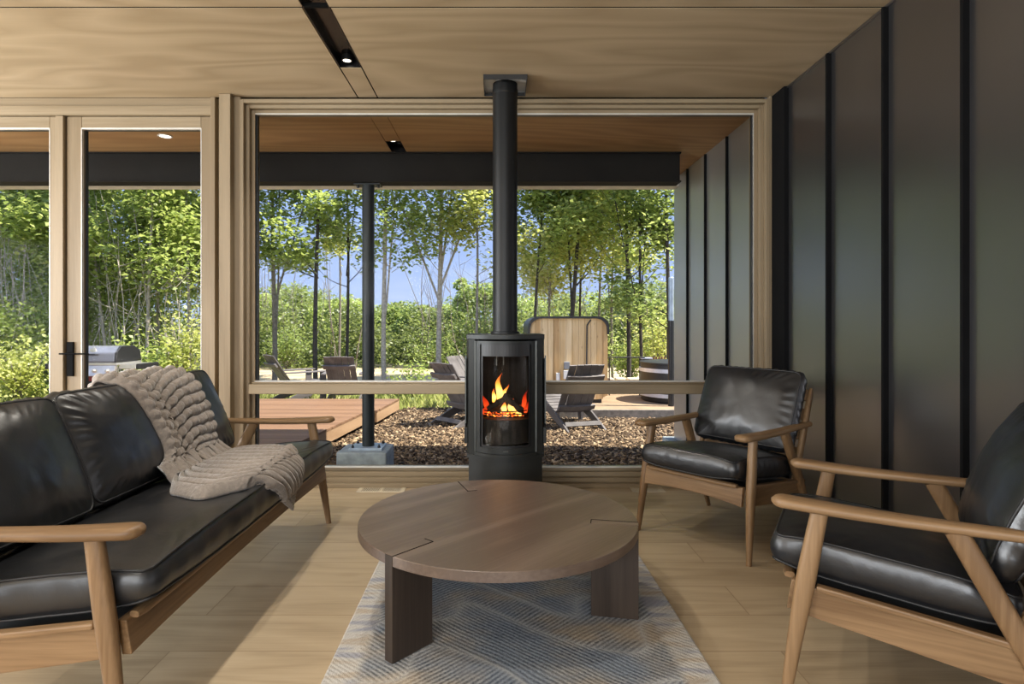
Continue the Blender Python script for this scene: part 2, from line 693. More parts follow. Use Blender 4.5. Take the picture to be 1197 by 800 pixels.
# interior right wall: standing seam steel
wr = MB()
seams = MB()
wr.bx(WX, WX + .14, YB, WY + .15, -.06, CH + .02)
for k in range(-1, 16):
    y = 3.446 - .503 * k
    if k < 0:
        continue
    seams.bx(WX - .027, WX + .01, y - .008, y + .008, 0.0, CH - .014)
wr.bx(WX - .012, WX + .01, YB, WY, CH - .016, CH - .004)
wall_r = S(wr.build('wall_right', M['steel_wall']))
seams.build('panel_seams', M['matte'], wall_r)  # ribs coloured black to carry the shade on their near side
S(MB().bx(WX - .030, WX + .01, 3.944, WY - .005, 0, CH - .003).build('trim_2', M['matte']))
S(MB().bx(WX - .010, WX + .01, YB, 3.93, 0, .012).build('baseboard_right', M['black']))

# left and back of the room (out of the frame, they close the space)
wl = MB()
wl.bx(XL - .14, XL, YB, WY + .15, 0, .5).bx(XL - .14, XL, YB, WY + .15, 2.35, CH).bx(XL - .14, XL, 3.6, WY + .15, .5, 2.35).bx(XL - .14, XL, YB, -1.0, .5, 2.35)
S(wl.build('wall_left', M['white_wall']))
wb = MB()
wb.bx(XL, WX, YB - .14, YB, 2.55, CH).bx(XL, WX, YB - .14, YB, 0, 1.25).bx(XL, -5.2, YB - .14, YB, 1.25, 2.55).bx(1.2, WX, YB - .14, YB, 1.25, 2.55).bx(-2.2, -1.9, YB - .14, YB, 1.25, 2.55)
S(wb.build('wall_back', M['white_wall']))


# window wall, all timber -------------------------------------------------
def wx(px):
    return (px - VX) / 168.1


GP = WY + .06        # plane of the panes
wf = MB()


def ring(mb, x0, x1, z0, z1, w, y0, y1, wb_=None, wt=None):
    """rectangular frame of width w inside the given outline"""
    wb_ = w if wb_ is None else wb_
    wt = w if wt is None else wt
    mb.bx(x0, x0 + w, y0, y1, z0, z1).bx(x1 - w, x1, y0, y1, z0, z1)
    mb.bx(x0 + w, x1 - w, y0, y1, z0, z0 + wb_).bx(x0 + w, x1 - w, y0, y1, z1 - wt, z1)


# big fixed window: three stepped frames, uprights and levels in their own grain
xo0, xo1 = wx(282.5), wx(897)
zt = Zv(118, WY)
win = S(empty('window_1', (0, WY, 0)))
win_parts = []


def wpart(name, mb, mat, parent=None, bevel=.002):
    o = mb.build(name, mat, None, bevel=bevel, seg=1)
    if parent:
        o.parent = parent
        o.matrix_parent_inverse = Matrix.Translation(-parent.location)
    return o


steps = [(0.000, .028, -.035, .115), (.028, .026, .002, .115), (.054, .026, .036, .115)]   # inset, width, front, back
up, lv = MB(), MB()
zb0 = 0.0
for (ins, w, f0, b0) in steps:
    x0, x1, z0, z1 = xo0 + ins, xo1 - ins, zb0 + ins * 1.1, zt - ins * .92
    up.bx(x0, x0 + w, WY + f0, WY + b0, z0, z1).bx(x1 - w, x1, WY + f0, WY + b0, z0, z1)
    lv.bx(x0 + w, x1 - w, WY + f0, WY + b0, z1 - w * .92, z1)
ix0, ix1 = xo0 + .080, xo1 - .080
for (f0, z0, z1, ins) in ((-.060, 0.0, .030, .0), (-.020, .030, .060, .010), (.018, .060, .092, .030), (.046, .092, .120, .056)):
    lv.bx(xo0 + ins, xo1 - ins, WY + f0, WY + .114, z0 + .0005, z1)
wpart('frame_upright', up, M['frame_z'], win)
wpart('frame_level', lv, M['frame_x'], win)
rail = MB()
zr0, zr1 = Zv(461, WY - .03), Zv(447.5, WY - .03)
rail.bx(ix0 - .02, ix1 + .02, WY - .03, WY + .115, zr0, zr1 - .012)
rail.bx(ix0 - .01, ix1 + .01, WY - .005, WY + .115, zr1 - .012, zr1)
wpart('mid_rail', rail, M['frame_x'], win, .004)
gb = MB()
gsk = MB()
for (za, zb) in ((zb0 + .12, zr0), (zr1, zt - .074)):
    p = MB().bx(ix0, ix1, GP, GP + .008, za, zb)
    wpart('glass_pane', p, M['glass'], win, 0)
    gsk.bx(ix0, ix0 + .008, GP - .006, GP + .02, za, zb).bx(ix1 - .008, ix1, GP - .006, GP + .02, za, zb)
    gsk.bx(ix0 + .008, ix1 - .008, GP - .006, GP + .02, zb - .006, zb)
    gsk.bx(ix0 + .008, ix1 - .008, GP - .006, GP + .02, za, za + .005)
wpart('glazing_gasket', gsk, M['black'], win, 0)
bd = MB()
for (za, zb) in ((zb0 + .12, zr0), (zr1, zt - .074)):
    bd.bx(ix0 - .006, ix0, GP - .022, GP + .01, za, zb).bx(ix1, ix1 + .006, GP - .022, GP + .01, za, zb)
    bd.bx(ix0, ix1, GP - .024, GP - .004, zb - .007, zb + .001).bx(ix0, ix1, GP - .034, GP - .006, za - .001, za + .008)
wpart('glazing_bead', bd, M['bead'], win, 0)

# head casing over everything, side trim, posts
hd = MB()
hd.bx(XL, wx(248), WY - .012, WY + .14, Zv(135, WY), Zv(124, WY))
hd.bx(XL, wx(248), WY + .004, WY + .14, Zv(124, WY), CH)
hd.bx(wx(275), WX - .05, WY + .02, WY + .14, zt, CH)
S(hd.build('trim_3', M['frame_x'], None, bevel=.002, seg=1))
S(MB().bx(wx(897), WX - .030, WY - .03, WY + .14, 0, CH).build('trim_4', M['frame_z'], bevel=.002, seg=1))
po = MB()
po.bx(wx(262), wx(275), WY - .075, WY + .14, 0, CH - .002)          # post proud of the wall
po.bx(wx(275), xo0, WY - .02, WY + .14, 0, CH - .002)
po.bx(wx(253), wx(262), WY + .03, WY + .14, 0, CH)
po.bx(wx(247.5), wx(253), WY - .02, WY + .14, 0, CH - .002)
S(po.build('trim_5', M['frame_z'], None, bevel=.002, seg=1))
S(MB().bx(XL, WX - .03, WY - .012, WY + .02, 0, .018).build('baseboard_front', M['frame_x'], bevel=.002, seg=1))


def door(name, x0, x1, gx0, gx1):
    """one glazed leaf: stiles, rails, pane"""
    d = S(empty(name, (0, WY, 0)))
    z0, z1 = .012, Zv(135.5, WY)
    gz0, gz1 = .22, Zv(149, WY)
    y0, y1 = WY + .015, WY + .075
    st, ra = MB(), MB()
    st.bx(x0, gx0, y0, y1, z0, z1).bx(gx1, x1, y0, y1, z0, z1)
    ra.bx(gx0, gx1, y0, y1, z0, gz0).bx(gx0, gx1, y0, y1, gz1, z1)
    wpart('stile', st, M['frame_z'], d, .003)
    wpart('rail', ra, M['frame_x'], d, .003)
    wpart('glass_pane', MB().bx(gx0, gx1, GP, GP + .008, gz0, gz1), M['glass'], d, 0)
    gs = MB()
    gs.bx(gx0, gx0 + .008, GP - .01, GP + .014, gz0, gz1).bx(gx1 - .006, gx1, GP - .01, GP + .014, gz0, gz1)
    gs.bx(gx0 + .008, gx1 - .006, GP - .01, GP + .014, gz1 - .006, gz1)
    wpart('glazing_gasket', gs, M['black'], d, 0)
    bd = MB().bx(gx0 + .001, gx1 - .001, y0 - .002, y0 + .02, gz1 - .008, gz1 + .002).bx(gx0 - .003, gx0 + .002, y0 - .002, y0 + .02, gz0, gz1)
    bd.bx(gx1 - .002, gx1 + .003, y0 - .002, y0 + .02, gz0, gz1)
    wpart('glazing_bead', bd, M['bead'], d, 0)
    return d


d1 = door('door_1', wx(76.5), wx(247), wx(94), wx(234))
d2 = door('door_2', wx(-128), wx(74.5), wx(-111), wx(56.5))
wpart('astragal', MB().bx(wx(66), wx(75), WY - .008, WY + .02, .012, Zv(135.5, WY)), M['frame_z'], d2, .003)
hz = Zv(413.5, WY)
h = MB().bx(wx(78), wx(85.5), WY + .0, WY + .016, Zv(440, WY), Zv(400, WY))
pl = wpart('handle_plate', h, M['matte'], d1, .002)
h = MB()
h.tube([(wx(82), WY + .002, hz), (wx(82), WY - .045, hz)], .008, 10)
h.tube([(wx(82), WY - .045, hz + .001), (wx(96), WY - .05, hz), (wx(109), WY - .045, hz)], [.009, .008, .007], 10, flat=.7)
h.tube([(wx(82), WY - .045, hz), (wx(75), WY - .045, hz)], .006, 8)
wpart('lever_handle', h, M['matte'], d1, 0)
S(MB().bx(XL, wx(248), WY - .0, WY + .13, 0, .012).build('trim_6', M['frame_x']))
S(MB().bx(XL, WX + .14, WY + .02, WY + .15, -.5, 0).build('trim_7', M['concrete']))

# ------------------------------------------------------------------ porch outside
PY = WY + .15
PE = 6.33
sb = MB()
for (p, q) in ((XL - 2, TX0), (TX1, WX)):
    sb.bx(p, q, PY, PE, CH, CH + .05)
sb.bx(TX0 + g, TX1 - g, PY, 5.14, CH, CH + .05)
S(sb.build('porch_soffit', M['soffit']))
S(MB().bx(XL - 2, WX + .5, PY - .1, PE + .05, CH + .07, CH + .12).build('porch_roof', M['void']))
S(MB().bx(XL - 2, WX + .0, PE, PE + .16, 2.588, CH + .14).build('roof_fascia', M['white_fascia']))
we = MB()
seams2 = MB()
we.bx(WX, WX + .5, PY, 6.506, -.12, CH + .3)
for k in range(4):
    y = 4.46 + .52 * k
    seams2.bx(WX - .022, WX + .01, y - .006, y + .006, -.10, CH - .01)
wall_p = S(we.build('wall_porch', M['steel_out']))
seams2.build('panel_seams', M['matte'], wall_p)  # outdoor ribs carry the same painted shade
S(MB().bx(WX - .10, WX + .6, 5.2, 6.62, -.5, -.12).build('foundation_wall', M['concrete'], bevel=.01))

bm = MB()
by0, by1 = 5.47, 5.62
bm.bx(XL - 2, 1.665, by0, by0 + .012, 2.425, 2.698)
bm.bx(XL - 2, 1.675, by0 - .02, by1, 2.425, 2.437).bx(XL - 2, 1.675, by0 - .02, by1, 2.686, 2.698)
bm.bx(1.655, 1.667, by0, by1, 2.437, 2.686)
S(bm.build('porch_beam', M['steel_dark']))

pp = empty('porch_post', (X(430.5, 5.56), 5.56, -.03), 0, 'round dark steel porch post bolted to a concrete footing', 'post')
MB().lathe([(.056, 0.012), (.056, 2.453)], n=28).build('column', M['post'], pp, 40)
MB().box((0, 0, .012), (.30, .26, .024)).build('base_plate', M['galv'], pp, bevel=.003)
MB().box((0, 0, 2.448), (.24, .13, .012)).build('cap_plate', M['post'], pp)
for sx in (-1, 1):
    for sy in (-1, 1):
        MB().lathe([(.014, .024), (.014, .040), (.006, .042), (.006, .055)], (sx * .12, sy * .1, 0), 8).build('anchor_bolt', M['black'], pp, 40)
for sx in (-1, 1):
    MB().lathe([(.014, 0), (.014, -.018)], (sx * .095, 0, 2.442), 8).build('cap_bolt', M['black'], pp, 40)
ft = MB().bx(-.225, .225, -.20, .20, 0, .40)
o = ft.build('concrete_footing', M['concrete'], None, bevel=.012)
o.location = (X(428.5, 5.58), 5.56, -.43)
tag(o, 'blue grey concrete footing block under the round porch post', 'footing')


# ------------------------------------------------------------------ lights set into ceilings
def track(name, x, y0, y1, z, lamps, label, group):
    t = empty(name, (x, (y0 + y1) / 2, z), 0, label, 'ceiling light', group)
    L = (y1 - y0) / 2 - .002
    w = .066
    m = MB()
    m.bx(-w, w, -L, L, .052, .058).bx(-w, -w + .004, -L, L, .002, .052).bx(w - .004, w, -L, L, .002, .052)
    m.bx(-w + .004, w - .004, -L, -L + .004, .002, .052).bx(-w + .004, w - .004, L - .004, L, .002, .052)
    m.build('channel', M['black_gloss'], t)
    for ly in lamps:
        q = ly - (y0 + y1) / 2
        hd_ = MB().lathe([(.030, .052), (.032, .022), (.027, .018), (.0245, .024)], (-.01, q, 0), 20).build('spot_head', M['black'], t, 40)
        MB().lathe([(.0243, .0238), (.023, .0215), (.001, .0205)], (-.01, q, 0), 20).build('lens', M['lamp'], hd_, 40)
    return t


track('ceiling_track_light', (TX0 + TX1) / 2, YB, 3.672, CH, [3.615, 2.35, 1.1, -.2, -1.6], 'recessed black linear track with a lit spot at its near window end', None)
track('ceiling_track_light', -3.6, YB, 3.672, CH, [3.35, 2.1, .85, -.4], 'second recessed black track over the glazed doors, seen only mirrored in the glass', None)
track('porch_track_light', (TX0 + TX1) / 2, 5.14, 5.455, CH, [5.2], 'short black track light recessed in the porch soffit beyond the window', None)
t = empty('recessed_downlight', (X(193, 5.0), 5.0, CH - .003), 0, 'small round lit downlight in the porch soffit beyond the door', 'ceiling light')
MB().lathe([(.045, .0028), (.058, .0028), (.058, 0), (.046, -.002), (.044, .0005)], n=28).build('trim_ring', M['white_box'], t, 40)
MB().lathe([(.0435, .0005), (.043, .002), (.001, .0022)], n=24).build('lens', M['lamp'], t, 40)

# floor registers
def vent(x0, x1, y0, y1, label):
    v = empty('floor_vent', ((x0 + x1) / 2, (y0 + y1) / 2, .0), 0, label, 'floor vent', 'floor vents by the window')
    w, d = (x1 - x0) / 2, (y1 - y0) / 2
    m = MB()
    ring_pts = ((-w, w, -d, -d + .018), (-w, w, d - .018, d), (-w, -w + .03, -d + .018, d - .018), (w - .03, w, -d + .018, d - .018), (-.01, .01, -d + .018, d - .018))
    for a in ring_pts:
        m.bx(a[0], a[1], a[2], a[3], .0005, .0035)
    m.build('frame', M['vent'], v, bevel=.001, seg=1)
    MB().bx(-w + .03, w - .03, -d + .018, d - .018, .0004, .0012).build('dark_opening', M['void'], v)
    m = MB()
    n = 11
    for side in (-1, 1):
        a, b = (-w + .03, -.01) if side < 0 else (.01, w - .03)
        for i in range(n):
            q = a + (b - a) * (i + .5) / n
            m.box((q, 0, .0016), (.007, (d - .018) * 2, .0008))
    m.build('louvre', M['vent'], v)


vent(X(419, 4.06), X(474, 4.06), 3.985, 4.115, 'beige floor vent left of the stove below the window')
vent(X(737, 4.06), X(775, 4.06), 3.985, 4.115, 'beige floor vent right of the stove behind the armchair leg')
# ------------------------------------------------------------------ cushions
def rrect(a, b, r, n=120):
    """n points around a rounded rectangle of half sizes a, b"""
    segs = []
    L = 2 * (2 * (a - r)) + 2 * (2 * (b - r)) + 2 * PI * r
    pts = []
    for k in range(n):
        d = L * k / n
        parts = [('l', (a, -(b - r)), (a, b - r)), ('c', (a - r, b - r), 0), ('l', (a - r, b), (-(a - r), b)), ('c', (-(a - r), b - r), PI / 2),
                 ('l', (-a, b - r), (-a, -(b - r))), ('c', (-(a - r), -(b - r)), PI), ('l', (-(a - r), -b), (a - r, -b)), ('c', (a - r, -(b - r)), 1.5 * PI)]
        for p in parts:
            if p[0] == 'l':
                l = math.hypot(p[2][0] - p[1][0], p[2][1] - p[1][1])
                if d <= l:
                    f = d / l if l else 0
                    pts.append((p[1][0] + (p[2][0] - p[1][0]) * f, p[1][1] + (p[2][1] - p[1][1]) * f))
                    break
            else:
                l = r * PI / 2
                if d <= l:
                    an = p[2] + d / r
                    pts.append((p[1][0] + r * math.cos(an), p[1][1] + r * math.sin(an)))
                    break
            d -= l
    return pts


def cushion(name, parent, a, b, gus, crown, r=.05, seed=0, wrinkle=.004, rot=None, loc=(0, 0, 0), n=132, sag=0.0, piping=True, gather=.0025, puff=.012):
    """box cushion: half sizes a (local x), b (local y), half gusset gus (z), crowned faces, piped edges"""
    per = rrect(a, b, r, n)
    NR = 20
    rings = []
    off = Vector((seed * 3.1, seed * 1.7, 0))

    def surf(x, y, m, sgn):
        u, v = min(1, abs(x) / a), min(1, abs(y) / b)
        z = gus + crown * (1 - u ** 2.6) ** .8 * (1 - v ** 2.6) ** .8
        z -= gus * .35 * (u * v) ** 4
        w = noise.noise(Vector((x * 9, y * 9, sgn)) + off) * wrinkle + noise.noise(Vector((x * 22, y * 22, sgn * 2)) + off) * wrinkle * .35
        w *= .35 + .65 * (1 - m ** 6)
        return (z + w) * sgn

    def ring_at(m, sgn):
        out = []
        for k, (x, y) in enumerate(per):
            ga = 0
            if m > .72:
                t_ = (m - .72) / .28
                ga = gather * math.sin(k * 2 * PI / n * 34 + 3 * noise.noise(Vector((x * 7, y * 7, sgn)) + off)) * math.sin(t_ * PI) * max(0, noise.noise(Vector((x * 4, y * 4, 5)) + off) + .45)
            z = surf(x * m, y * m, m, sgn)
            out.append(Vector((x * m, y * m, z + ga * sgn - (sag * (1 - m * m) if sgn > 0 else 0))))
        return out

    ms = [math.sin(PI / 2 * (i + .35) / (NR + .35)) for i in range(NR)] + [1.0]
    bot = [ring_at(m, -1) for m in ms]
    top = [ring_at(m, 1) for m in reversed(ms)]
    side = []
    NS = 6
    for i in range(1, NS):
        f = i / NS
        rg = []
        for k, (x, y) in enumerate(per):
            p0, p1 = bot[-1][k], top[0][k]
            q = p0.lerp(p1, f)
            dn = Vector((x, y, 0))
            l = dn.length
            # outward normal of the rounded rectangle
            nx = per[(k + 1) % n]
            pv = per[k - 1]
            nn = Vector((nx[1] - pv[1], -(nx[0] - pv[0]), 0)).normalized()
            bul = puff * math.sin(f * PI) * (1 + .5 * noise.noise(Vector((x * 6, y * 6, 9)) + off))
            bul += gather * .8 * math.sin(k * 2 * PI / n * 40 + 4 * noise.noise(Vector((x * 5, y * 5, 3)) + off)) * math.sin(f * PI)
            rg.append(q + nn * bul)
        side.append(rg)
    mb = MB()
    allr = bot + side + top
    M4 = Matrix.Translation(loc) @ (rot.to_4x4() if rot is not None else Matrix())
    mb.loft([[M4 @ p for p in rg] for rg in allr])
    o = mb.build(name, M['leather'], parent, 180)
    if piping:
        pm = MB()
        for rg in (bot[-1], top[0]):
            pts = [M4 @ (p * 1.0) for p in rg]
            pm.tube(pts, .0042, 6, closed=True)
        pm.build('piping', M['thread'], o, 180)
    return o


# ------------------------------------------------------------------ oak seats (armchairs and sofa share one frame design)
def oak_seat(root, A, ncush, seed=0):
    fx = A + .027
    # legs
    for s in (-1, 1):
        p0, p1 = Vector((s * fx, -.352, 0)), Vector((s * A, -.262, .574))
        path, rad = [], []
        for i in range(13):
            f = i / 12
            path.append(p0.lerp(p1, f) + Vector((0, -.004 * math.sin(f * PI), 0)))
            ww = .0125 + .0115 * min(1, f / .62) ** .9 - (.003 * max(0, (f - .7) / .3))
            rad.append((ww * .86, ww * 1.12))
        MB().tube(path, rad, 14, e=2.6, up=(1, 0, 0)).build('leg', M['oak_z'], root, 50)
        p0, p1 = Vector((s * fx, .352, 0)), Vector((s * A, .058, .574))
        path, rad = [], []
        for i in range(11):
            f = i / 10
            path.append(p0.lerp(p1, f))
            ww = .0125 + .015 * min(1, f / .55)
            rad.append((ww * .68, ww))
        MB().tube(path, rad, 14, e=3.2, up=(1, 0, 0)).build('leg', M['oak_z'], root, 50)
    # arms: paddles, wide and rounded at the front, slimmer at the back
    for s in (-1, 1):
        rings = []
        N = 26
        for i in range(N):
            f = i / (N - 1)
            g_ = f ** 1.6 if f < .5 else f ** 1.0
            y = -.392 + (.716) * (1 - math.cos(min(1, f * 1.15) * PI / 2)) if False else -.392 + .716 * (f ** 1.8)
            d = (y + .392)
            w = .042 - .017 * min(1, d / .5)
            if d < .045:
                w *= math.sqrt(max(.03, 1 - (1 - d / .045) ** 2))
            th = .018 - .003 * min(1, d / .5)
            if d < .03:
                th *= math.sqrt(max(.10, 1 - (1 - d / .03) ** 2))
            z = .587 + .010 * math.exp(-((d - .02) / .12) ** 2) * .3 - .006 * math.sin(min(1, d / .716) * PI)
            ring_ = []
            for k in range(20):
                a_ = 2 * PI * (k + .5) / 20
                ca, sa = math.cos(a_), math.sin(a_)
                ring_.append(Vector((s * A + math.copysign(abs(ca) ** .7, ca) * w, y, z + math.copysign(abs(sa) ** .75, sa) * th)))
            rings.append(ring_)
        MB().loft(rings).build('armrest', M['oak_y'], root, 60)
    # back uprights and slats
    for s in (-1, 1):
        x = s * (A - .004)
        p0, p1 = Vector((x, .176, .285)), Vector((x, .379, .772))
        MB().tube([p0, p0.lerp(p1, .5), p0.lerp(p1, .93), p1], [(.013, .022), (.0135, .022), (.0125, .017), (.008, .010)], 14, e=3.5, up=(1, 0, 0)).build('back_upright', M['oak_z'], root, 40)
    lean = math.atan2(.203, .487)
    rot = Matrix.Rotation(-lean, 3, 'X')
    for zc in (.735, .635, .535, .435):
        yc = .176 + (zc - .285) * .417
        MB().box((0, yc, zc), (2 * (A - .016), .016, .066), rot).build('back_slat', M['oak'], root, bevel=.004)
    # apron with a shallow arch, and the lip it carries
    m = MB()
    top, bot = [], []
    N = 24
    W = A - .012
    for i in range(N + 1):
        f = i / N
        x = -W + 2 * W * f
        bot.append((x, .262 + .018 * math.sin(f * PI) ** .7 - .0 * f))
        top.append((x, .352))
    poly = bot + top[::-1]
    tilt = .16

    def fn(p, d):
        return Vector((p[0], -.325 + d + (p[1] - .35) * tilt, p[1]))
    rings = []
    secs = []
    for i in range(N + 1):
        x, zb = bot[i]
        secs.append([fn((x, zb), -.013), fn((x, zb), .013), fn((x, .352), .013), fn((x, .352), -.013)])
    m.loft(secs)
    m.build('front_apron', M['oak'], root, None, bevel=.003)
    lip = MB()
    lip.tube([(-A + .035, -.345, .357), (-A + .06, -.349, .3575), (A - .06, -.349, .3575), (A - .035, -.345, .357)], [(.014, .009), (.017, .011), (.017, .011), (.014, .009)], 14, e=3, up=(0, 1, 0))
    lip.build('front_lip', M['oak'], root, 50)
    for s in (-1, 1):
        x = s * (A - .002)
        m = MB()
        q = [(-.30, .262), (.255, .185), (.255, .292), (-.30, .350)]
        m.prism(q, lambda p, d: Vector((x + d, p[0], p[1])), -.011, .011)
        m.build('side_rail', M['oak_y'], root, None, bevel=.003)
        m = MB()
        q = [(-.27, .340), (.255, .286), (.255, .304), (-.27, .358)]
        m.prism(q, lambda p, d: Vector((x + s * .006 + d, p[0], p[1])), -.015, .015)
        m.build('side_lip', M['oak_y'], root, None, bevel=.005)
    MB().box((0, .245, .245), (2 * (A - .014), .022, .09)).build('rear_rail', M['oak'], root, bevel=.003)
    # webbing deck under the seat
    m = MB()
    q = [(-.31, .335), (.235, .278), (.235, .284), (-.31, .341)]
    m.prism(q, lambda p, d: Vector((d, p[0], p[1])), -A + .016, A - .016)
    m.build('seat_webbing', M['webbing'], root)
    # cushions
    tl = math.atan2(.058, .545)
    rs = Matrix.Rotation(-tl, 3, 'X')
    cushion('seat_cushion', root, A - .027, .294, .053, .024, .024, seed, .0035, rs, (0, -.096, .406), sag=.004, n=168 if A > .5 else 132)
    AW = A - .01 if ncush == 1 else A - .05
    wc = AW / ncush
    for k in range(ncush):
        xc = -AW - (.03 if ncush > 1 else 0) + wc * (2 * k + 1)
        rb = Matrix.Rotation(PI / 2 - lean, 3, 'X')
        # cushion's face normal points forward and up
        cushion('back_cushion', root, wc - .004, .212, .040, .050, .038, seed + 5 + k, .006, rb @ Matrix.Rotation(R((k - 1) * 1.6 if ncush > 1 else -1), 3, 'Z'), (xc, .236, .660), sag=0, gather=.004, puff=.016)
    return root


sofa = empty('sofa', (-1.307, 2.445, 0), R(90), 'three seat oak framed sofa with black leather cushions along the left side', 'sofa')
oak_seat(sofa, .90, 3, 1)
chA = empty('armchair', (1.238, 3.24, 0), R(-50.6), 'oak and black leather armchair in front of the window corner, facing the stove', 'armchair', 'leather armchairs')
oak_seat(chA, .288, 1, 20)
chB = empty('armchair', (1.321, 1.868, 0), R(-121.3), 'oak and black leather armchair nearest the camera, cut off by the right edge', 'armchair', 'leather armchairs')
oak_seat(chB, .288, 1, 31)

# ------------------------------------------------------------------ throw blanket
bpy.context.view_layer.update()


def world_bvh(objs):
    vs, ps = [], []
    for o in objs:
        b = len(vs)
        mw = o.matrix_world
        vs += [mw @ v.co for v in o.data.vertices]
        ps += [tuple(i + b for i in p.vertices) for p in o.data.polygons]
    return BVHTree.FromPolygons(vs, ps)


cush = [o for o in sofa.children if 'cushion' in o.name]
bvh = world_bvh(cush)


def lerp(a, b, t):
    return a + (b - a) * t


def poly_at(pts, s):
    """pts: list of (s, value tuple)"""
    for (s0, v0), (s1, v1) in zip(pts, pts[1:]):
        if s <= s1:
            f = (s - s0) / (s1 - s0)
            f = max(0, f)
            return tuple(lerp(a, b, f) for a, b in zip(v0, v1))
    return pts[-1][1]


def blanket():
    NU, NV = 330, 280
    # near and far edges as (s, (x, y, z)), from behind the top of the back to the front hem
    near = [(0, (-1.70, 2.46, .80)), (.10, (-1.655, 2.45, .90)), (.18, (-1.58, 2.49, .86)), (.46, (-1.44, 2.56, .56)), (.52, (-1.36, 2.50, .53)), (.60, (-1.25, 2.25, .525)), (.74, (-1.06, 2.13, .525)), (.84, (-.955, 2.26, .50)), (.92, (-.93, 2.44, .44)), (1.0, (-.925, 2.69, .285))]
    far = [(0, (-1.70, 3.00, .80)), (.10, (-1.655, 3.02, .90)), (.18, (-1.58, 3.03, .86)), (.46, (-1.45, 2.98, .56)), (.52, (-1.38, 2.98, .53)), (.60, (-1.28, 3.05, .52)), (.74, (-1.09, 2.99, .525)), (.84, (-1.01, 2.91, .525)), (.92, (-.965, 2.85, .52)), (1.0, (-.925, 2.79, .485))]
    P = np.zeros((NU + 1, NV + 1, 3))
    for i in range(NU + 1):
        s = i / NU
        a, b = Vector(poly_at(near, s)), Vector(poly_at(far, s))
        for j in range(NV + 1):
            P[i, j] = a.lerp(b, j / NV)
    # smooth along the length
    for _ in range(70):
        Q = P.copy()
        Q[1:-1] = (P[:-2] + 2 * P[1:-1] + P[2:]) / 4
        P = Q
    # keep clear of the cushions
    for i in range(NU + 1):
        for j in range(NV + 1):
            p = Vector(P[i, j])
            hit = bvh.find_nearest(p)
            if hit[0] is not None and hit[3] < .25:
                d = (p - hit[0]).dot(hit[1])
                s_ = i / NU
                want = .003
                if d < want or (.16 < s_ < .86 and d > want + .006):
                    P[i, j] = hit[0] + hit[1] * (want if d < want else want + .003)
    for _ in range(14):
        Q = P.copy()
        Q[1:-1, 1:-1] = (P[:-2, 1:-1] + P[2:, 1:-1] + P[1:-1, :-2] + P[1:-1, 2:] + 4 * P[1:-1, 1:-1]) / 8
        P = Q
    du = np.gradient(P, axis=0)
    dv = np.gradient(P, axis=1)
    nr = np.cross(du, dv)
    nr /= np.linalg.norm(nr, axis=2, keepdims=True) + 1e-9
    if nr[NU // 4, NV // 2, 0] < 0:
        nr = -nr
    H = np.zeros((NU + 1, NV + 1))
    for i in range(NU + 1):
        s = i / NU
        for j in range(NV + 1):
            v = j / NV
            # back part: ribs run across; a lumpy plaited band along the near edge
            wob = noise.noise(Vector((s * 3, v * 2.5, 1))) * .10
            fb = (s * 25 + v * 2.6 + wob * 8)
            rib_b = math.sqrt(max(0, 1 - (2 * (fb % 1) - 1) ** 2))
            lump = .72 + .28 * abs(math.sin((v * 9 + math.floor(fb) * .5 + wob * 4) * PI))
            rib_b *= lump
            if v < .20:
                c_ = abs(math.sin(v / .20 * PI * 1.5)) ** .6
                rib_b = c_ * (.55 + .45 * abs(math.sin((s * 27 + (0.5 if v > .133 else 0) + (.25 if v > .067 else 0)) * PI)))
            # seat part: ribs run from the back towards the front edge
            wob2 = noise.noise(Vector((s * 4, v * 2, 7))) * .35
            fs = v * 11 + wob2 * .6 * min(1, v * 8)
            rib_s = math.sqrt(max(0, 1 - (2 * (fs % 1) - 1) ** 2))
            k = min(1, max(0, (s - .50) / .07))
            k = k * k * (3 - 2 * k)
            hgt = rib_b * (1 - k) + rib_s * k
            fold = math.exp(-((s - .53) / .02) ** 2) * .35 * (v < .5)
            e = min(1, min(v, 1 - v) / .05, (1 - s) / .02, s / .02 + .2)
            wid = float(np.linalg.norm(P[i, -1] - P[i, 0]))
            H[i, j] = (lerp(.031, min(.036, .056 * wid), k) * hgt + .014 * fold) * math.sqrt(max(0, e))
            H[i, j] += .0022 * noise.noise(Vector((s * 90, v * 60, 3)))
    T = P + nr * (H[..., None] + .004)
    B = P - nr * .004
    mb = MB()
    idx = lambda i, j: i * (NV + 1) + j
    nt = (NU + 1) * (NV + 1)
    vs = [tuple(p) for p in T.reshape(-1, 3)] + [tuple(p) for p in B.reshape(-1, 3)]
    fs = []
    for i in range(NU):
        for j in range(NV):
            a, b, c, d = idx(i, j), idx(i + 1, j), idx(i + 1, j + 1), idx(i, j + 1)
            fs.append((a, b, c, d))
            fs.append((nt + d, nt + c, nt + b, nt + a))
    for i in range(NU):
        for j in (0, NV):
            a, b = idx(i, j), idx(i + 1, j)
            fs.append((a, b, nt + b, nt + a))
    for j in range(NV):
        for i in (0, NU):
            a, b = idx(i, j), idx(i, j + 1)
            fs.append((a, b, nt + b, nt + a))
    mb.add(vs, fs)
    o = mb.build('throw_blanket', M['plush'], None, 180)
    return tag(o, 'chunky ribbed taupe plush throw draped over the far end of the sofa', 'blanket')


blanket()

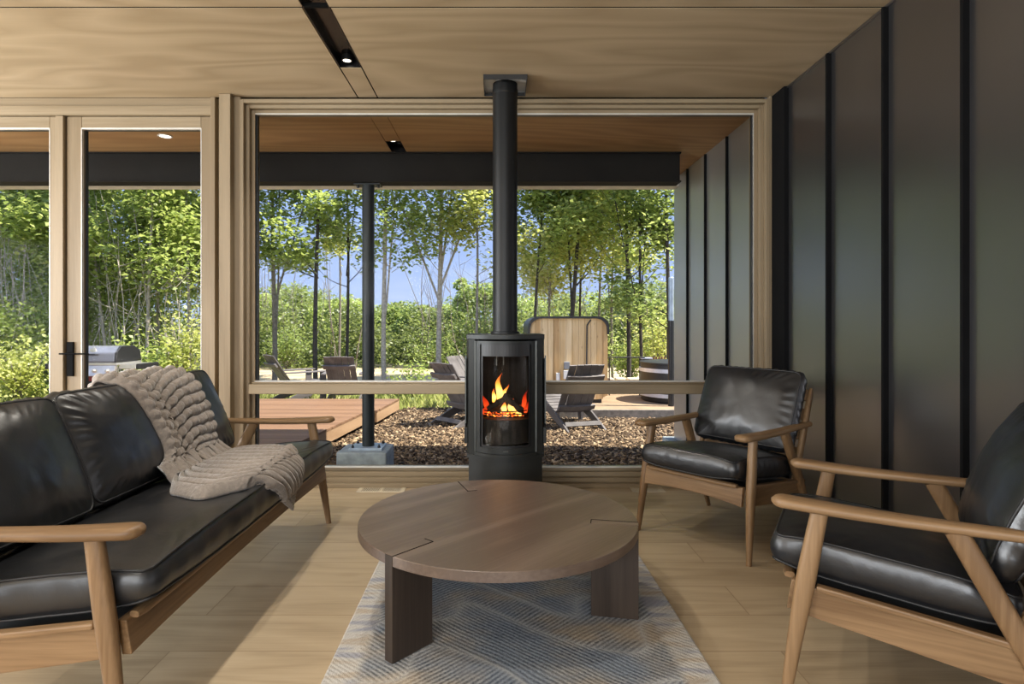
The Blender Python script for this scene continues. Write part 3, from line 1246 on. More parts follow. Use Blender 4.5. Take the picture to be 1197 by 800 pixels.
# ------------------------------------------------------------------ coffee table
TY = 2.366
ct = empty('coffee_table', (0, TY, .014), 0, 'round dark walnut coffee table on three slab legs standing on the rug', 'table')
ZT = .367 - .014
tp = MB()
prof = [(.001, ZT - .036), (.538, ZT - .036), (.541, ZT - .0335), (.541, ZT - .002), (.5395, ZT), (.001, ZT)]
tp.lathe(prof, n=128)
tp.v = [(a * .7071 + b_ * .7071, -a * .7071 + b_ * .7071, c_) for a, b_, c_ in tp.v]
top_ = tp.build('tabletop', M['walnut'], ct, 30)
top_.rotation_euler = (0, 0, R(45))
for ang in (228.5, 348.5, 108.5):
    a = R(ang)
    rot = Matrix.Rotation(a, 3, 'Z')
    m = MB()
    m.box(rot @ Vector((.454, 0, ZT / 2 + .0004)), (.177, .040, ZT + .0008), rot)
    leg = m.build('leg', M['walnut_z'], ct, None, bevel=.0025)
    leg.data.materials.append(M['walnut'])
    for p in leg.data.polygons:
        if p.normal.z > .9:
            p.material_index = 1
    q = MB()
    q.box(rot @ Vector((.453, .0215, ZT + .0004)), (.178, .0035, .0012), rot)
    q.box(rot @ Vector((.365, 0, ZT + .0004)), (.0035, .044, .0012), rot)
    q.build('slot_gap', M['void'], ct)

# ------------------------------------------------------------------ rug
m = MB()
rg = []
for (z, ins) in ((.0005, .0), (.010, .0), (.0125, .006)):
    rg.append([Vector((sx * (.62 - ins), sy * (1.1 - ins), z)) for sx, sy in ((-1, -1), (1, -1), (1, 1), (-1, 1))])
m.loft(rg)
o = m.build('rug', M['rug'])
o.location = (.071, 1.86, 0)
o.rotation_euler = (0, 0, R(.6))
tag(o, 'blue grey and cream patterned woven rug under the coffee table', 'rug')
# ------------------------------------------------------------------ wood stove
SX, SY = .047, 3.66
st = empty('wood_stove', (SX, SY, 0), 0, 'charcoal freestanding wood stove with a curved glass door and black flue pipe', 'stove')


def plan(hw, yf, bulge, yb, rb=.05, n=14):
    """outline seen from above: bowed front, straight sides, rounded back corners"""
    pts = []
    for i in range(n + 1):
        x = -hw + 2 * hw * i / n
        pts.append((x, yf + bulge * (x / hw) ** 2))
    for k in range(5):
        a = k / 4 * PI / 2
        pts.append((hw - rb + rb * math.cos(a), yb - rb + rb * math.sin(a)))
    for k in range(5):
        a = PI / 2 + k / 4 * PI / 2
        pts.append((-hw + rb + rb * math.cos(a), yb - rb + rb * math.sin(a)))
    return pts


def slab(mb, pl_, z0, z1):
    return mb.prism(pl_, lambda p, d: Vector((p[0], p[1], d)), z0, z1)


# plinth
slab(MB(), plan(.228, -.055, .10, .40), 0, .30).build('plinth', M['stove'], st, 30)
# bottom and top plates
slab(MB(), plan(.240, -.085, .13, .42), .300, .322).build('bottom_plate', M['stove'], st, 30)
slab(MB(), plan(.243, -.075, .12, .42), 1.030, 1.062).build('top_plate', M['stove'], st, 30, bevel=.004)
# sides and back
for s in (-1, 1):
    m = MB()
    q = [(.190, .020), (.228, .035), (.241, .06), (.241, .37), (.19, .41), (.175, .41), (.175, .05)]
    m.prism([(s * a, b) for a, b in q], lambda p, d: Vector((p[0], p[1], d)), .322, 1.030)
    m.build('side_panel', M['stove'], st, 30)
    # tall narrow side glass with a bright edge
    o = MB().box((s * .2465, .16, .66), (.011, .22, .50)).build('side_window', M['black_gloss'], st, bevel=.003)
    MB().box((s * .2475, .046, .72), (.008, .008, .42)).build('edge_strip', M['stove_edge'], o)
    # heavier lower clamp
    MB().box((s * .244, .16, .435), (.022, .235, .10)).build('side_bracket', M['stove'], st, bevel=.004)
MB().bx(-.175, .175, .38, .41, .322, 1.03).build('back_panel', M['stove_in'], st)


# curved door: a strip following the bow
def bow(x, hw=.19, yf=-.10, bulge=.10):
    return yf + bulge * (x / hw) ** 2


def curved(mb, x0, x1, z0, z1, t0, t1, n=16):
    secs = []
    for i in range(n + 1):
        x = x0 + (x1 - x0) * i / n
        y = bow(x)
        secs.append([Vector((x, y + t0, z0)), Vector((x, y + t1, z0)), Vector((x, y + t1, z1)), Vector((x, y + t0, z1))])
    mb.loft(secs)
    return mb


dr = MB()
HW = .186
curved(dr, -HW, -.156, .345, 1.022, 0, .03, 4)
curved(dr, .156, HW, .345, 1.022, 0, .03, 4)
curved(dr, -.156, .156, .345, .380, 0, .03)
curved(dr, -.156, .156, 1.002, 1.022, 0, .03)
door_ = dr.build('door', M['stove'], st, 30)
for s in (-1, 1):
    x = s * HW
    MB().box((x, bow(x) - .002, .683), (.010, .014, .677)).build('door_edge', M['stove_edge'], door_)
inner = MB()
curved(inner, -.157, -.140, .38, 1.003, .010, .028, 3)
curved(inner, .140, .157, .38, 1.003, .010, .028, 3)
curved(inner, -.140, .140, .930, 1.003, .010, .028)
curved(inner, -.140, .140, .380, .392, .010, .028)
inner.build('door_liner', M['black'], door_)
gl_ = MB()
curved(gl_, -.142, .142, .385, .935, .014, .019)
gl_.build('door_glass', M['stove_glass'], door_)
lp = MB()
curved(lp, -.19, .19, .326, .344, -.012, .03)
lp.build('ash_lip', M['stove'], st, 30)
MB().box((0, bow(0) - .004, .364), (.030, .008, .008)).build('latch', M['stove_edge'], door_)
# firebox
fb = MB()
fb.bx(-.165, -.150, .02, .36, .40, .98).bx(.150, .165, .02, .36, .40, .98).bx(-.165, .165, .345, .36, .40, .98)
fb.bx(-.165, .165, .02, .36, .96, .975)
fbx = fb.build('firebox', M['stove_in'], st)
MB().prism(plan(.145, -.075, .075, .34, .02), lambda p, d: Vector((p[0], p[1], d)), .40, .545).build('hearth_base', M['stove_in'], st, 30)
gr = MB()
for z in (.560, .578, .596):
    gr.tube([(x_ * .13, -.06 + .06 * (x_) ** 2, z) for x_ in [i / 8 - 1 for i in range(17)]], .0035, 6)
gr.build('log_guard', M['black'], st, 60)
for px_, l in ((-.055, .06), (-.012, .055)):
    MB().box((px_, .05, .955 - l / 2 - .03), (.006, .006, l)).build('air_tube', M['stove_edge'], st)
# flue
fp = MB()
FYc = .24
fp.lathe([(.094, 1.062), (.094, 1.075), (.0815, 1.078), (.0805, 1.30), (.0805, 2.69)], (0, FYc, 0), 40)
flue = fp.build('flue_pipe', M['pipe'], st, 30)
MB().lathe([(.083, 2.615), (.0835, 2.62), (.0835, 2.645), (.083, 2.65)], (0, FYc, 0), 40).build('pipe_collar', M['pipe'], flue, 30)
cp = MB()
cp.bx(-.137, .137, FYc - .137, FYc + .137, 2.690, 2.6995)
plate = cp.build('ceiling_plate', M['plate'], st)
cp = MB()
for (a, b, c_, d) in ((-.137, .137, -.139, -.135), (-.139, -.135, -.137, .137), (.135, .139, -.137, .137), (-.137, .137, .135, .139)):
    cp.bx(a, b, FYc + c_, FYc + d, 2.667, 2.6995)
cp.build('plate_rim', M['black'], plate)

# the fire
fi = empty('log_fire', (SX, SY, .546), 0, 'orange flames over charred logs behind the black stove door', 'fire')
for (p0, p1, r) in (((-.12, .10, .035), (.03, .15, .045), .034), ((.12, .09, .035), (-.02, .15, .05), .036), ((-.105, .0, .055), (.012, .05, .128), .020), ((-.01, .045, .135), (.105, .0, .045), .022)):
    path = [Vector(p0).lerp(Vector(p1), i / 8) + Vector((0, 0, .004 * math.sin(i * 1.7))) for i in range(9)]
    MB().tube(path, [r * (.9 + .12 * math.sin(i * 2.1)) for i in range(9)], 12).build('log', M['log'], fi, 60)
m = MB()
for k in range(60):
    a = random.random() * 2 * PI
    r = .11 * math.sqrt(random.random())
    s = .008 + .012 * random.random()
    rot = Matrix.Rotation(random.random() * 3, 3, 'X') @ Matrix.Rotation(random.random() * 3, 3, 'Y')
    m.box((r * math.cos(a), .08 + r * .7 * math.sin(a), .010 + .02 * random.random()), (s * 1.3, s, s), rot)
m.build('ember_bed', M['ember'], fi)


def flame(x, y, z, h, w, mat, lean=0, tw=1.0, seed=0):
    rings = []
    N = 18
    for i in range(N + 1):
        f = i / N
        r = w * (math.sin(PI * min(1, f * .92 + .08)) ** .8) * (1 - f) ** .55 + .0008
        cx = x + lean * f * h + .10 * h * math.sin(f * 5 * tw + seed) * f
        cy = y + .05 * h * math.sin(f * 6 + seed * 2) * f
        rings.append([Vector((cx + r * math.cos(2 * PI * k / 14), cy + r * .45 * math.sin(2 * PI * k / 14), z + f * h)) for k in range(14)])
    return MB().loft(rings).build('flame', mat, fi, 180)


for a in ((-.042, .06, .10, .175, .026, 'flame', .05, 1.3, .6), (-.022, .055, .105, .10, .017, 'flame', .35, 1.2, 2.4), (-.075, .07, .09, .09, .016, 'flame', .1, 1.0, 1.0),
          (.030, .04, .035, .085, .022, 'flame', .15, 1.0, 2.6), (.062, .03, .020, .085, .022, 'flame', -.1, 1.0, 4.0), (.090, .02, .012, .070, .017, 'flame', -.1, 1.0, 3.3), (-.005, .045, .03, .07, .022, 'flame', -.1, 1.2, 3.0),
          (-.115, .05, .05, .10, .022, 'flame_red', -.25, 1.0, .2), (-.13, .03, .02, .06, .02, 'flame_red', .2, 1.0, 2.5), (.105, .06, .05, .12, .018, 'flame_red', .3, 1.0, 1.5), (.125, .05, .02, .08, .016, 'flame_red', .1, 1.0, 3.5)):
    flame(*a[:5], M[a[5]], *a[6:])

# ------------------------------------------------------------------ outdoors: ground, deck
GZ = -.27
gm = MB()
nx, ny = 40, 30
vs, fs = [], []
for j in range(ny + 1):
    for i in range(nx + 1):
        x = -8 + 15 * i / nx
        y = PY + (9.75 - PY) * j / ny
        vs.append((x, y, GZ + .015 * noise.noise(Vector((x, y, 0)))))
for j in range(ny):
    for i in range(nx):
        a = j * (nx + 1) + i
        fs.append((a, a + 1, a + nx + 2, a + nx + 1))
gm.add(vs, fs)
S(gm.build('mulch_bed', M['mulch'], None, 180))
S(MB().bx(-60, 60, -30, 80, GZ - .25, GZ - .05).build('ground', M['grass']))
S(MB().bx(-40, 40, 12.6, 19.5, GZ - .10, GZ - .035).build('gravel_track', M['ground_tan']))


S(MB().bx(-40, 40, 19.5, 60, GZ - .1, GZ - .03).build('forest_floor_shade', M['forest_floor_shade']))  # dark sheet added for the shade under the trees


def scatter_mesh(name, vs, nper, mat, faces_per, smooth=False):
    """vs: (N*nper,3) array; faces_per: list of index tuples for one item"""
    n = len(vs) // nper
    fp_ = np.array(faces_per)
    k = fp_.shape[1]
    allf = (fp_[None] + (np.arange(n) * nper)[:, None, None]).reshape(-1, k)
    me = bpy.data.meshes.new(name)
    me.vertices.add(len(vs))
    me.vertices.foreach_set('co', np.ascontiguousarray(vs, dtype=np.float32).ravel())
    me.loops.add(allf.size)
    me.loops.foreach_set('vertex_index', allf.ravel().astype(np.int32))
    me.polygons.add(len(allf))
    me.polygons.foreach_set('loop_start', (np.arange(len(allf)) * k).astype(np.int32))
    me.polygons.foreach_set('loop_total', np.full(len(allf), k, dtype=np.int32))
    me.update(calc_edges=True)
    me.validate()
    me.materials.append(mat)
    o = bpy.data.objects.new(name, me)
    C.objects.link(o)
    return o


rng = np.random.default_rng(5)


def rand_frames(n, tilt):
    """random orthonormal frames; tilt = spread of the normal away from straight up"""
    nrm = np.stack([rng.normal(0, tilt, n), rng.normal(0, tilt, n), np.ones(n)], 1)
    nrm /= np.linalg.norm(nrm, axis=1, keepdims=True)
    a = rng.uniform(0, 2 * PI, n)
    u = np.stack([np.cos(a), np.sin(a), np.zeros(n)], 1)
    u -= nrm * (u * nrm).sum(1, keepdims=True)
    u /= np.linalg.norm(u, axis=1, keepdims=True)
    return u, np.cross(nrm, u), nrm


def deck_edge(y):
    return lerp(-1.955, -1.735, (y - 6.2) / 2.25) if y < 8.12 else lerp(-1.65, -1.545, (y - 8.04) / 1.4)


# bark chips
n = 42000
px = rng.uniform(-3.2, 4.0, n)
py = PY + .1 + (9.75 - PY - .1) * rng.uniform(0, 1, n) ** 1.15
keep = np.array([x > deck_edge(y) + .02 for x, y in zip(px, py)]) & ~((px > 1.75) & (py < 6.65)) & (np.abs(px + 1.21) + 0 > -1)
px, py = px[keep], py[keep]
n = len(px)
u, v, w = rand_frames(n, .45)
L = rng.uniform(.012, .040, n)[:, None]
Wd = rng.uniform(.006, .017, n)[:, None]
Tk = rng.uniform(.003, .006, n)[:, None]
c = np.stack([px, py, GZ + .012 + rng.uniform(0, .018, n)], 1)
vs = np.stack([c - u * L - v * Wd, c + u * L - v * Wd * .7, c + u * L * .9 + v * Wd, c - u * L * .9 + v * Wd * .8,
               c - u * L + w * Tk * 2 - v * Wd, c + u * L + w * Tk * 2 - v * Wd * .7, c + u * L * .9 + w * Tk * 2 + v * Wd, c - u * L * .9 + w * Tk * 2 + v * Wd * .8], 1).reshape(-1, 3)
o = scatter_mesh('mulch_chips', vs, 8, M['chips'], [(4, 5, 6, 7), (0, 1, 5, 4), (1, 2, 6, 5), (2, 3, 7, 6), (3, 0, 4, 7)])
tag(o, 'loose brown bark chips covering the ground outside the window', 'mulch', kind='stuff')

# deck
DZ = -.05
dk = empty('deck', (-4, 6.8, DZ), 0, 'red brown timber deck outside the left part of the window', 'deck')


def at_deck(mb):
    mb.v = [(a + 4, b - 6.8, c - DZ) for a, b, c in mb.v]
    return mb


b = MB()
y = 4.42
while y < 9.38:
    y2 = y + .136
    ye = (y + y2) / 2
    x1 = deck_edge(ye)
    b.add([(-7.2, y, DZ - .025), (deck_edge(y) if (y < 8.12) == (y2 < 8.12) else x1, y, DZ - .025), (deck_edge(y2) if (y < 8.12) == (y2 < 8.12) else x1, y2, DZ - .025), (-7.2, y2, DZ - .025),
           (-7.2, y, DZ), (deck_edge(y) if (y < 8.12) == (y2 < 8.12) else x1, y, DZ), (deck_edge(y2) if (y < 8.12) == (y2 < 8.12) else x1, y2, DZ), (-7.2, y2, DZ)],
          [(0, 3, 2, 1), (4, 5, 6, 7), (0, 1, 5, 4), (1, 2, 6, 5), (2, 3, 7, 6), (3, 0, 4, 7)])
    y = y2 + .006
at_deck(b).build('deck_boards', M['deckwood'], dk)
for (ya, yb_) in ((4.42, 8.11), (8.13, 9.40)):
    b = MB()
    xa, xb = deck_edge(ya + .001), deck_edge(yb_)
    z0, z1 = DZ - .165, DZ - .026
    b.add([(xa - .035, ya, z0), (xa - .005, ya, z0), (xb - .005, yb_, z0), (xb - .035, yb_, z0), (xa - .035, ya, z1), (xa - .005, ya, z1), (xb - .005, yb_, z1), (xb - .035, yb_, z1)],
          [(0, 3, 2, 1), (4, 5, 6, 7), (0, 1, 5, 4), (1, 2, 6, 5), (2, 3, 7, 6), (3, 0, 4, 7)])
    at_deck(b).build('fascia_board', M['deckside'], dk)
b = MB().bx(-7.2, -1.66, 9.37, 9.40, DZ - .165, DZ - .026)
at_deck(b).build('fascia_board', M['deckside'], dk)
b = MB()
for xj in np.arange(-7.0, -2.2, .6):
    b.bx(xj, xj + .04, 4.42, 9.36, DZ - .22, DZ - .026)
at_deck(b).build('joist', M['void'], dk)


# ------------------------------------------------------------------ adirondack chairs
def adirondack():
    root = empty('adirondack_chair')
    rec = math.atan2(.44, .66)          # recline of the back
    rot = Matrix.Rotation(-rec, 3, 'X')
    axis = rot @ Vector((0, 0, 1))
    base = Vector((0, .06, .20))
    # back: five boards with a gently bowed top
    m = MB()
    for k in range(5):
        xk = (k - 2) * .098
        top = .80 - .005 * abs(k - 2) ** 1.7
        yb_ = .012 * ((k - 2) / 2) ** 2
        c_ = base + axis * (top / 2) + rot @ Vector((xk, -yb_, 0))
        m.box(c_, (.094, .018, top), rot)
    m.build('backrest', M['ad_wood'], root, bevel=.004)
    for d in (.12, .62):
        c_ = base + axis * d + rot @ Vector((0, .026, 0))
        mm = MB()
        N = 10
        secs = []
        for i in range(N + 1):
            f = i / N * 2 - 1
            bow_ = -.015 * f * f + .015
            p = c_ + rot @ Vector((f * .26, bow_, 0))
            a1, a2 = rot @ Vector((0, .03, 0)), rot @ Vector((0, 0, .035))
            secs.append([p - a2, p + a1 - a2, p + a1 + a2, p + a2])
        mm.loft(secs)
        mm.build('back_brace', M['ad_wood'], root)
    for s in (-1, 1):
        # long raked runner from the seat front to the ground behind
        m = MB()
        poly = []
        for i in range(9):
            f = i / 8
            poly.append((-.42 + .94 * f, .36 - .355 * f ** 1.25 + .0))
        low = []
        for i in range(9):
            f = 1 - i / 8
            low.append((-.42 + .80 * f, max(0.0, .255 - .255 * f ** .9)))
        m.prism(poly + low, lambda p, d: Vector((s * .262 + d, p[0], p[1])), -.014, .014)
        m.build('runner', M['ad_wood'], root, bevel=.003)
        m = MB().box((s * .295, -.36, .275), (.03, .11, .55))
        m.build('front_leg', M['ad_wood'], root, bevel=.004)
        m = MB()
        pts = [(.235, -.46), (.385, -.46), (.385, -.05), (.335, .30), (.285, .30), (.235, .05)]
        m.prism([(s * a, b_) for a, b_ in pts], lambda p, d: Vector((p[0], p[1], .555 + d + .02 * (p[1]) * -0.3)), 0, .022)
        m.build('armrest', M['ad_wood'], root, bevel=.004)
    m = MB()
    for k in range(6):
        f = k / 5
        m.box((0, -.40 + .42 * f, .372 - .145 * f), (.54, .075, .02), Matrix.Rotation(-.32, 3, 'X'))
    m.build('seat_slats', M['ad_wood'], root, bevel=.003)
    MB().box((0, .35, .085), (.50, .03, .06), Matrix.Rotation(.5, 3, 'X')).build('stretcher', M['ad_wood'], root, bevel=.003)
    return root


spots = [
    ((X(405.5, 10.05), 9.95 - .5 + .55), R(180), 'weathered adirondack chair seen squarely from behind, beside the porch post'),
    ((-3.50, 10.35), R(131), 'weathered adirondack chair in profile at the left edge of the big window, arm pointing right'),
    ((-.41, 8.29), R(133), 'weathered adirondack chair left of the stove on the mulch, back turned'),
    ((1.0, 8.09), R(180 + 17.2), 'weathered adirondack chair right of the stove on the mulch, in front of the sauna'),
    ((-.28, 9.45), R(62), 'pale lit adirondack chair half hidden behind the stove, facing right'),
]
ad0 = adirondack()
for i, ((x, y), rz, lab) in enumerate(spots):
    o = ad0 if i == 0 else copy_tree(ad0)
    o.location = (x, y, GZ + .012)
    o.rotation_euler = (0, 0, rz)
    tag(o, lab, 'outdoor chair', 'adirondack chairs outside the window')
# ------------------------------------------------------------------ sauna, hot tub, grill
PZ = -.14
SAY = 9.55
pl = MB().bx(.95, 4.6, 8.75, 12.6, GZ - .1, PZ - .001)
o = pl.build('paved_terrace', M['terrace'])
S(o)
S(MB().bx(.9, 4.6, 8.69, 8.75, GZ - .1, PZ + .012).build('terrace_edging', M['bark_mid']))
sx0, sx1 = X(617, SAY), X(712, SAY)
sz0, sz1 = PZ + .04, Zv(370, SAY)
sa = empty('sauna_cabin', ((sx0 + sx1) / 2, SAY, PZ), 0, 'rounded square cedar sauna cabin with a black edge band, behind the stove', 'cabin')
hw, hh = (sx1 - sx0) / 2, (sz1 - sz0) / 2
zc = sz0 + hh - PZ
per = rrect(hw - .02, hh - .02, .16, 96)
per2 = rrect(hw, hh, .175, 96)
# end wall made of upright boards
m = MB()
bw = .098
xk = -hw + .03
k = 0
while xk < hw - .04:
    x1_ = min(xk + bw - .004, hw - .022)
    def zlim(x):
        zs = [p[1] for p in per if abs(p[0] - x) < .035]
        return (max(zs), min(zs)) if zs else (hh - .1, -hh + .1)
    za, zb = zlim(xk), zlim(x1_)
    dy = .004 if k % 2 else 0.0
    m.add([(xk, dy, zc + za[1]), (x1_, dy, zc + zb[1]), (x1_, dy + .03, zc + zb[1]), (xk, dy + .03, zc + za[1]), (xk, dy, zc + za[0]), (x1_, dy, zc + zb[0]), (x1_, dy + .03, zc + zb[0]), (xk, dy + .03, zc + za[0])],
          [(0, 3, 2, 1), (4, 5, 6, 7), (0, 1, 5, 4), (1, 2, 6, 5), (2, 3, 7, 6), (3, 0, 4, 7)])
    xk += bw
    k += 1
m.build('end_wall', M['cedar'], sa)
m = MB()
m.loft([[Vector((p[0], .03, zc + p[1])) for p in per], [Vector((p[0], 1.7, zc + p[1])) for p in per]])
m.build('barrel_body', M['cedar'], sa, 40)
# black band over the top and down both shoulders
top = [p for p in per2 if p[1] > hh - .30]
top.sort(key=lambda p: math.atan2(p[1] - (hh - .6), p[0]))
rings = []
for i, p in enumerate(top):
    q = Vector((p[0], 0, p[1] - hh + .3)).normalized()
    a, b_ = Vector((p[0], -.035, zc + p[1])), Vector((p[0], 1.74, zc + p[1]))
    dn = Vector((p[0] * .955, 0, 0))
    inn = Vector((p[0] - math.copysign(min(abs(p[0]), .034), p[0]) * (abs(p[0]) > hw - .18), -.035, zc + p[1] - (.034 if p[1] > hh - .19 else 0)))
    inb = Vector((inn.x, 1.74, inn.z))
    rings.append([a, b_, inb, inn])
MB().loft(rings).build('roof_band', M['black'], sa, 40)
# services on the end wall
yb_ = -.03


def sp(px, py):
    return X(px, SAY) - sa.location.x, Zv(py, SAY) - PZ


def wallbox(name, p0, p1, d, mat):
    (xa, zb), (xb, za) = sp(*p0), sp(*p1)
    return MB().bx(xa, xb, -d, .004, za, zb).build(name, mat, sa, bevel=.006)


wallbox('meter_box', (659, 423), (665.5, 431.5), .06, M['grey_box'])
wallbox('socket_box', (658.5, 433), (666.5, 443), .07, M['white_box'])
wallbox('valve', (650, 436), (654, 445), .05, M['white_box'])
m = MB()
a = [sp(690.5, 374), sp(686, 380), sp(685.6, 427)]
m.tube([(a[0][0], -.006, a[0][1]), (a[1][0] + .004, -.012, a[1][1]), (a[1][0], -.012, a[1][1] - .02), (a[2][0], -.012, a[2][1])], .011, 8)
m.build('cable', M['black'], sa, 60)
for s in (-1, 1):
    MB().bx(s * .42 - .12, s * .42 + .12, .05, 1.6, .002, .06).build('skid', M['black'], sa)
# hot tub
hx, hy, hr = 3.04, 9.95, .64
ht = empty('hot_tub', (hx, hy, PZ), 0, 'dark round barrel hot tub with pale hoops at the end of the steel wall', 'hot tub')
MB().lathe([(hr - .02, 0.0), (hr, .02), (hr + .015, .35), (hr + .005, .61), (hr - .05, .615), (hr - .05, .56), (.001, .56)], n=56).build('tub_wall', M['black'], ht, 35)
for z in (.120, .515):
    MB().lathe([(hr + .014, z - .03), (hr + .026, z - .03), (hr + .026, z + .03), (hr + .014, z + .03)], n=56).build('hoop', M['hoop'], ht, 35)
MB().lathe([(hr - .04, .612), (hr + .02, .614), (hr + .02, .64), (hr - .1, .65), (.001, .65)], n=56).build('cover', M['black'], ht, 35)
tl_ = empty('side_table', (X(755, 10.95), 10.95, PZ), 0, 'small pale topped stand behind the dark hot tub', 'table')
zt_ = Zv(418.5, 10.85) - PZ
MB().box((0, 0, zt_ - .012), (.20, .2, .024)).build('top', M['hoop'], tl_, bevel=.004)
MB().box((0, 0, (zt_ - .03) / 2), (.12, .12, zt_ - .03)).build('pedestal', M['black'], tl_, bevel=.004)
# stove pipe of the tub
ch = empty('tub_chimney', (X(784.5, 9.2), 9.2, PZ), 0, 'upright pipe, grey above and black below, against the end of the steel wall', 'chimney')
zq = [Zv(p, 9.2) - PZ for p in (325, 375)]
MB().lathe([(.045, 0), (.045, zq[1])], n=20).build('lower_pipe', M['black'], ch, 40)
MB().lathe([(.04, zq[1]), (.04, zq[0]), (.03, zq[0] + .01)], n=20).build('upper_pipe', M['galv'], ch, 40)
# picket screen and rod rail beyond the tub
pk = empty('picket_screen', (X(770, 11.0), 11.3, PZ), 0, 'short red brown picket railing beyond the hot tub', 'railing')
z0, z1 = 0, Zv(417, 11.3) - PZ
for k in range(7):
    MB().box((-.12 + k * .052, 0, z1 / 2), (.03, .02, z1)).build('picket', M['picket'], pk)
MB().box((.04, .02, z1 - .1), (.40, .02, .05)).build('cross_rail', M['picket'], pk)
rl = empty('rod_rail', (X(730, 10.6), 10.6, PZ), 0, 'thin black rail between the sauna and the hot tub', 'railing')
zz = Zv(418, 10.6) - PZ
MB().tube([(-.36, 0, zz), (.36, 0, zz)], .012, 8).build('rod', M['black'], rl, 60)
for s in (-1, 1):
    MB().tube([(s * .27, 0, 0), (s * .27, 0, zz)], .012, 8).build('post', M['black'], rl, 60)
for i, (px_, wpx, lab) in enumerate(((714, 6, 'smallest pale stone block in the row, next to the sauna'), (725, 10, 'middle pale stone block in the row beyond the terrace'), (741, 15, 'widest pale stone block in the row, next to the hot tub'))):
    yk = 11.9
    m = MB()
    w = wpx / F * yk
    m.box((0, 0, .09), (w, .25, .20))
    o = m.build('stone_block', M['stone'], None, None, bevel=.02)
    o.location = (X(px_, yk), yk, PZ)
    tag(o, lab, 'stone', 'pale stones beyond the terrace')

# ------------------------------------------------------------------ gas grill on the deck
GY = 8.3
gr = empty('gas_grill', (X(104, 8.0), GY, DZ), 0, 'gas barbecue grill with grey lid and red firebox outside the glazed door', 'grill')


def gz(py):
    return Zv(py, GY - .3) - DZ


w = .352
m = MB()
prof = [(-.28, gz(424.5)), (-.27, gz(413)), (-.17, gz(405.5)), (.12, gz(405.5)), (.25, gz(412)), (.28, gz(424.5))]
m.prism(prof, lambda p, d: Vector((d, p[0], p[1])), -w + .02, w - .02)
lid = m.build('lid', M['grill_grey'], gr, None, bevel=.02, seg=3)
for s in (-1, 1):
    mm = MB()
    mm.prism([(a * 1.02, b_ + .004) for a, b_ in prof], lambda p, d: Vector((d, p[0], p[1])), s * (w - .03), s * (w + .005))
    mm.build('lid_end', M['black'], lid, None, bevel=.01)
MB().tube([(-.24, -.30, gz(415)), (-.24, -.34, gz(414.5)), (.12, -.34, gz(414.5)), (.12, -.30, gz(415))], .011, 8).build('lid_handle', M['black'], lid, 60)
tm = MB()
tm.lathe([(.04, 0), (.04, .02), (.001, .024)], n=24)
tm.v = [(a + .02, -.235 - c_ * .8, gz(410) + b_) for a, b_, c_ in tm.v]
tm.build('thermometer', M['steel_bright'], lid, 40)
MB().bx(-w - .01, w + .01, -.29, .28, gz(427.5), gz(424.5)).build('lid_rim', M['steel_bright'], gr, bevel=.005)
cp_ = MB()
cp_.prism([(-.33, gz(440)), (-.29, gz(427.5)), (-.25, gz(427.5)), (-.25, gz(440))], lambda p, d: Vector((d, p[0], p[1])), -w, w)
panel = cp_.build('control_panel', M['steel_bright'], gr, None, bevel=.008)
for px_ in (83, 97, 110, 125.5):
    kx = X(px_, GY - .315) - gr.location.x
    kn = MB()
    kn.lathe([(.026, 0), (.026, .01), (.018, .014), (.016, .035), (.001, .037)], n=20)
    kn.v = [(a + kx, -.315 - c_, gz(433.5) + b_) for a, b_, c_ in kn.v]
    kn.build('knob', M['steel_bright'], panel, 40)
MB().bx(-w + .01, w - .01, -.27, .26, gz(446), gz(439)).build('firebox', M['grill_red'], gr, bevel=.01)
MB().bx(-w + .03, w - .03, -.25, .25, .06, gz(446)).build('cabinet', M['black'], gr, bevel=.006)
for s in (-1, 1):
    m = MB().bx(s * (w + .01), s * (w + .24), -.24, .22, gz(432), gz(426.5))
    sh = m.build('side_shelf', M['steel_bright'], gr, bevel=.006)
    MB().bx(s * (w + .24), s * (w + .29), -.24, .22, gz(432.5), gz(426)).build('shelf_end', M['black'], sh, bevel=.01)
for sx_ in (-1, 1):
    for sy_ in (-1, 1):
        m = MB()
        m.lathe([(.035, -.02), (.035, .02)], n=16)
        m.v = [(c_ + sx_ * .28, b_ + sy_ * .2, a + .036) for a, b_, c_ in m.v]
        m.build('caster', M['black'], gr, 40)

# ------------------------------------------------------------------ trees and undergrowth
def leaf_verts(P, size, tilt=.8, droop=.0):
    n = len(P)
    u, v, w = rand_frames(n, tilt)
    s = (size * rng.uniform(.6, 1.25, n))[:, None]
    b = P - u * s * .5
    t = P + u * s * .5 - w * s * .10
    l = P + v * s * .32 + w * s * .06
    r = P - v * s * .32 + w * s * .06
    return np.stack([b, r, t, l], 1).reshape(-1, 3)


LF = [(0, 1, 2, 3)]


def leaves(name, P, size, mat, parent=None, tilt=.8):
    o = scatter_mesh(name, leaf_verts(P, size, tilt), 4, M[mat], LF)
    if parent:
        o.parent = parent
    return o


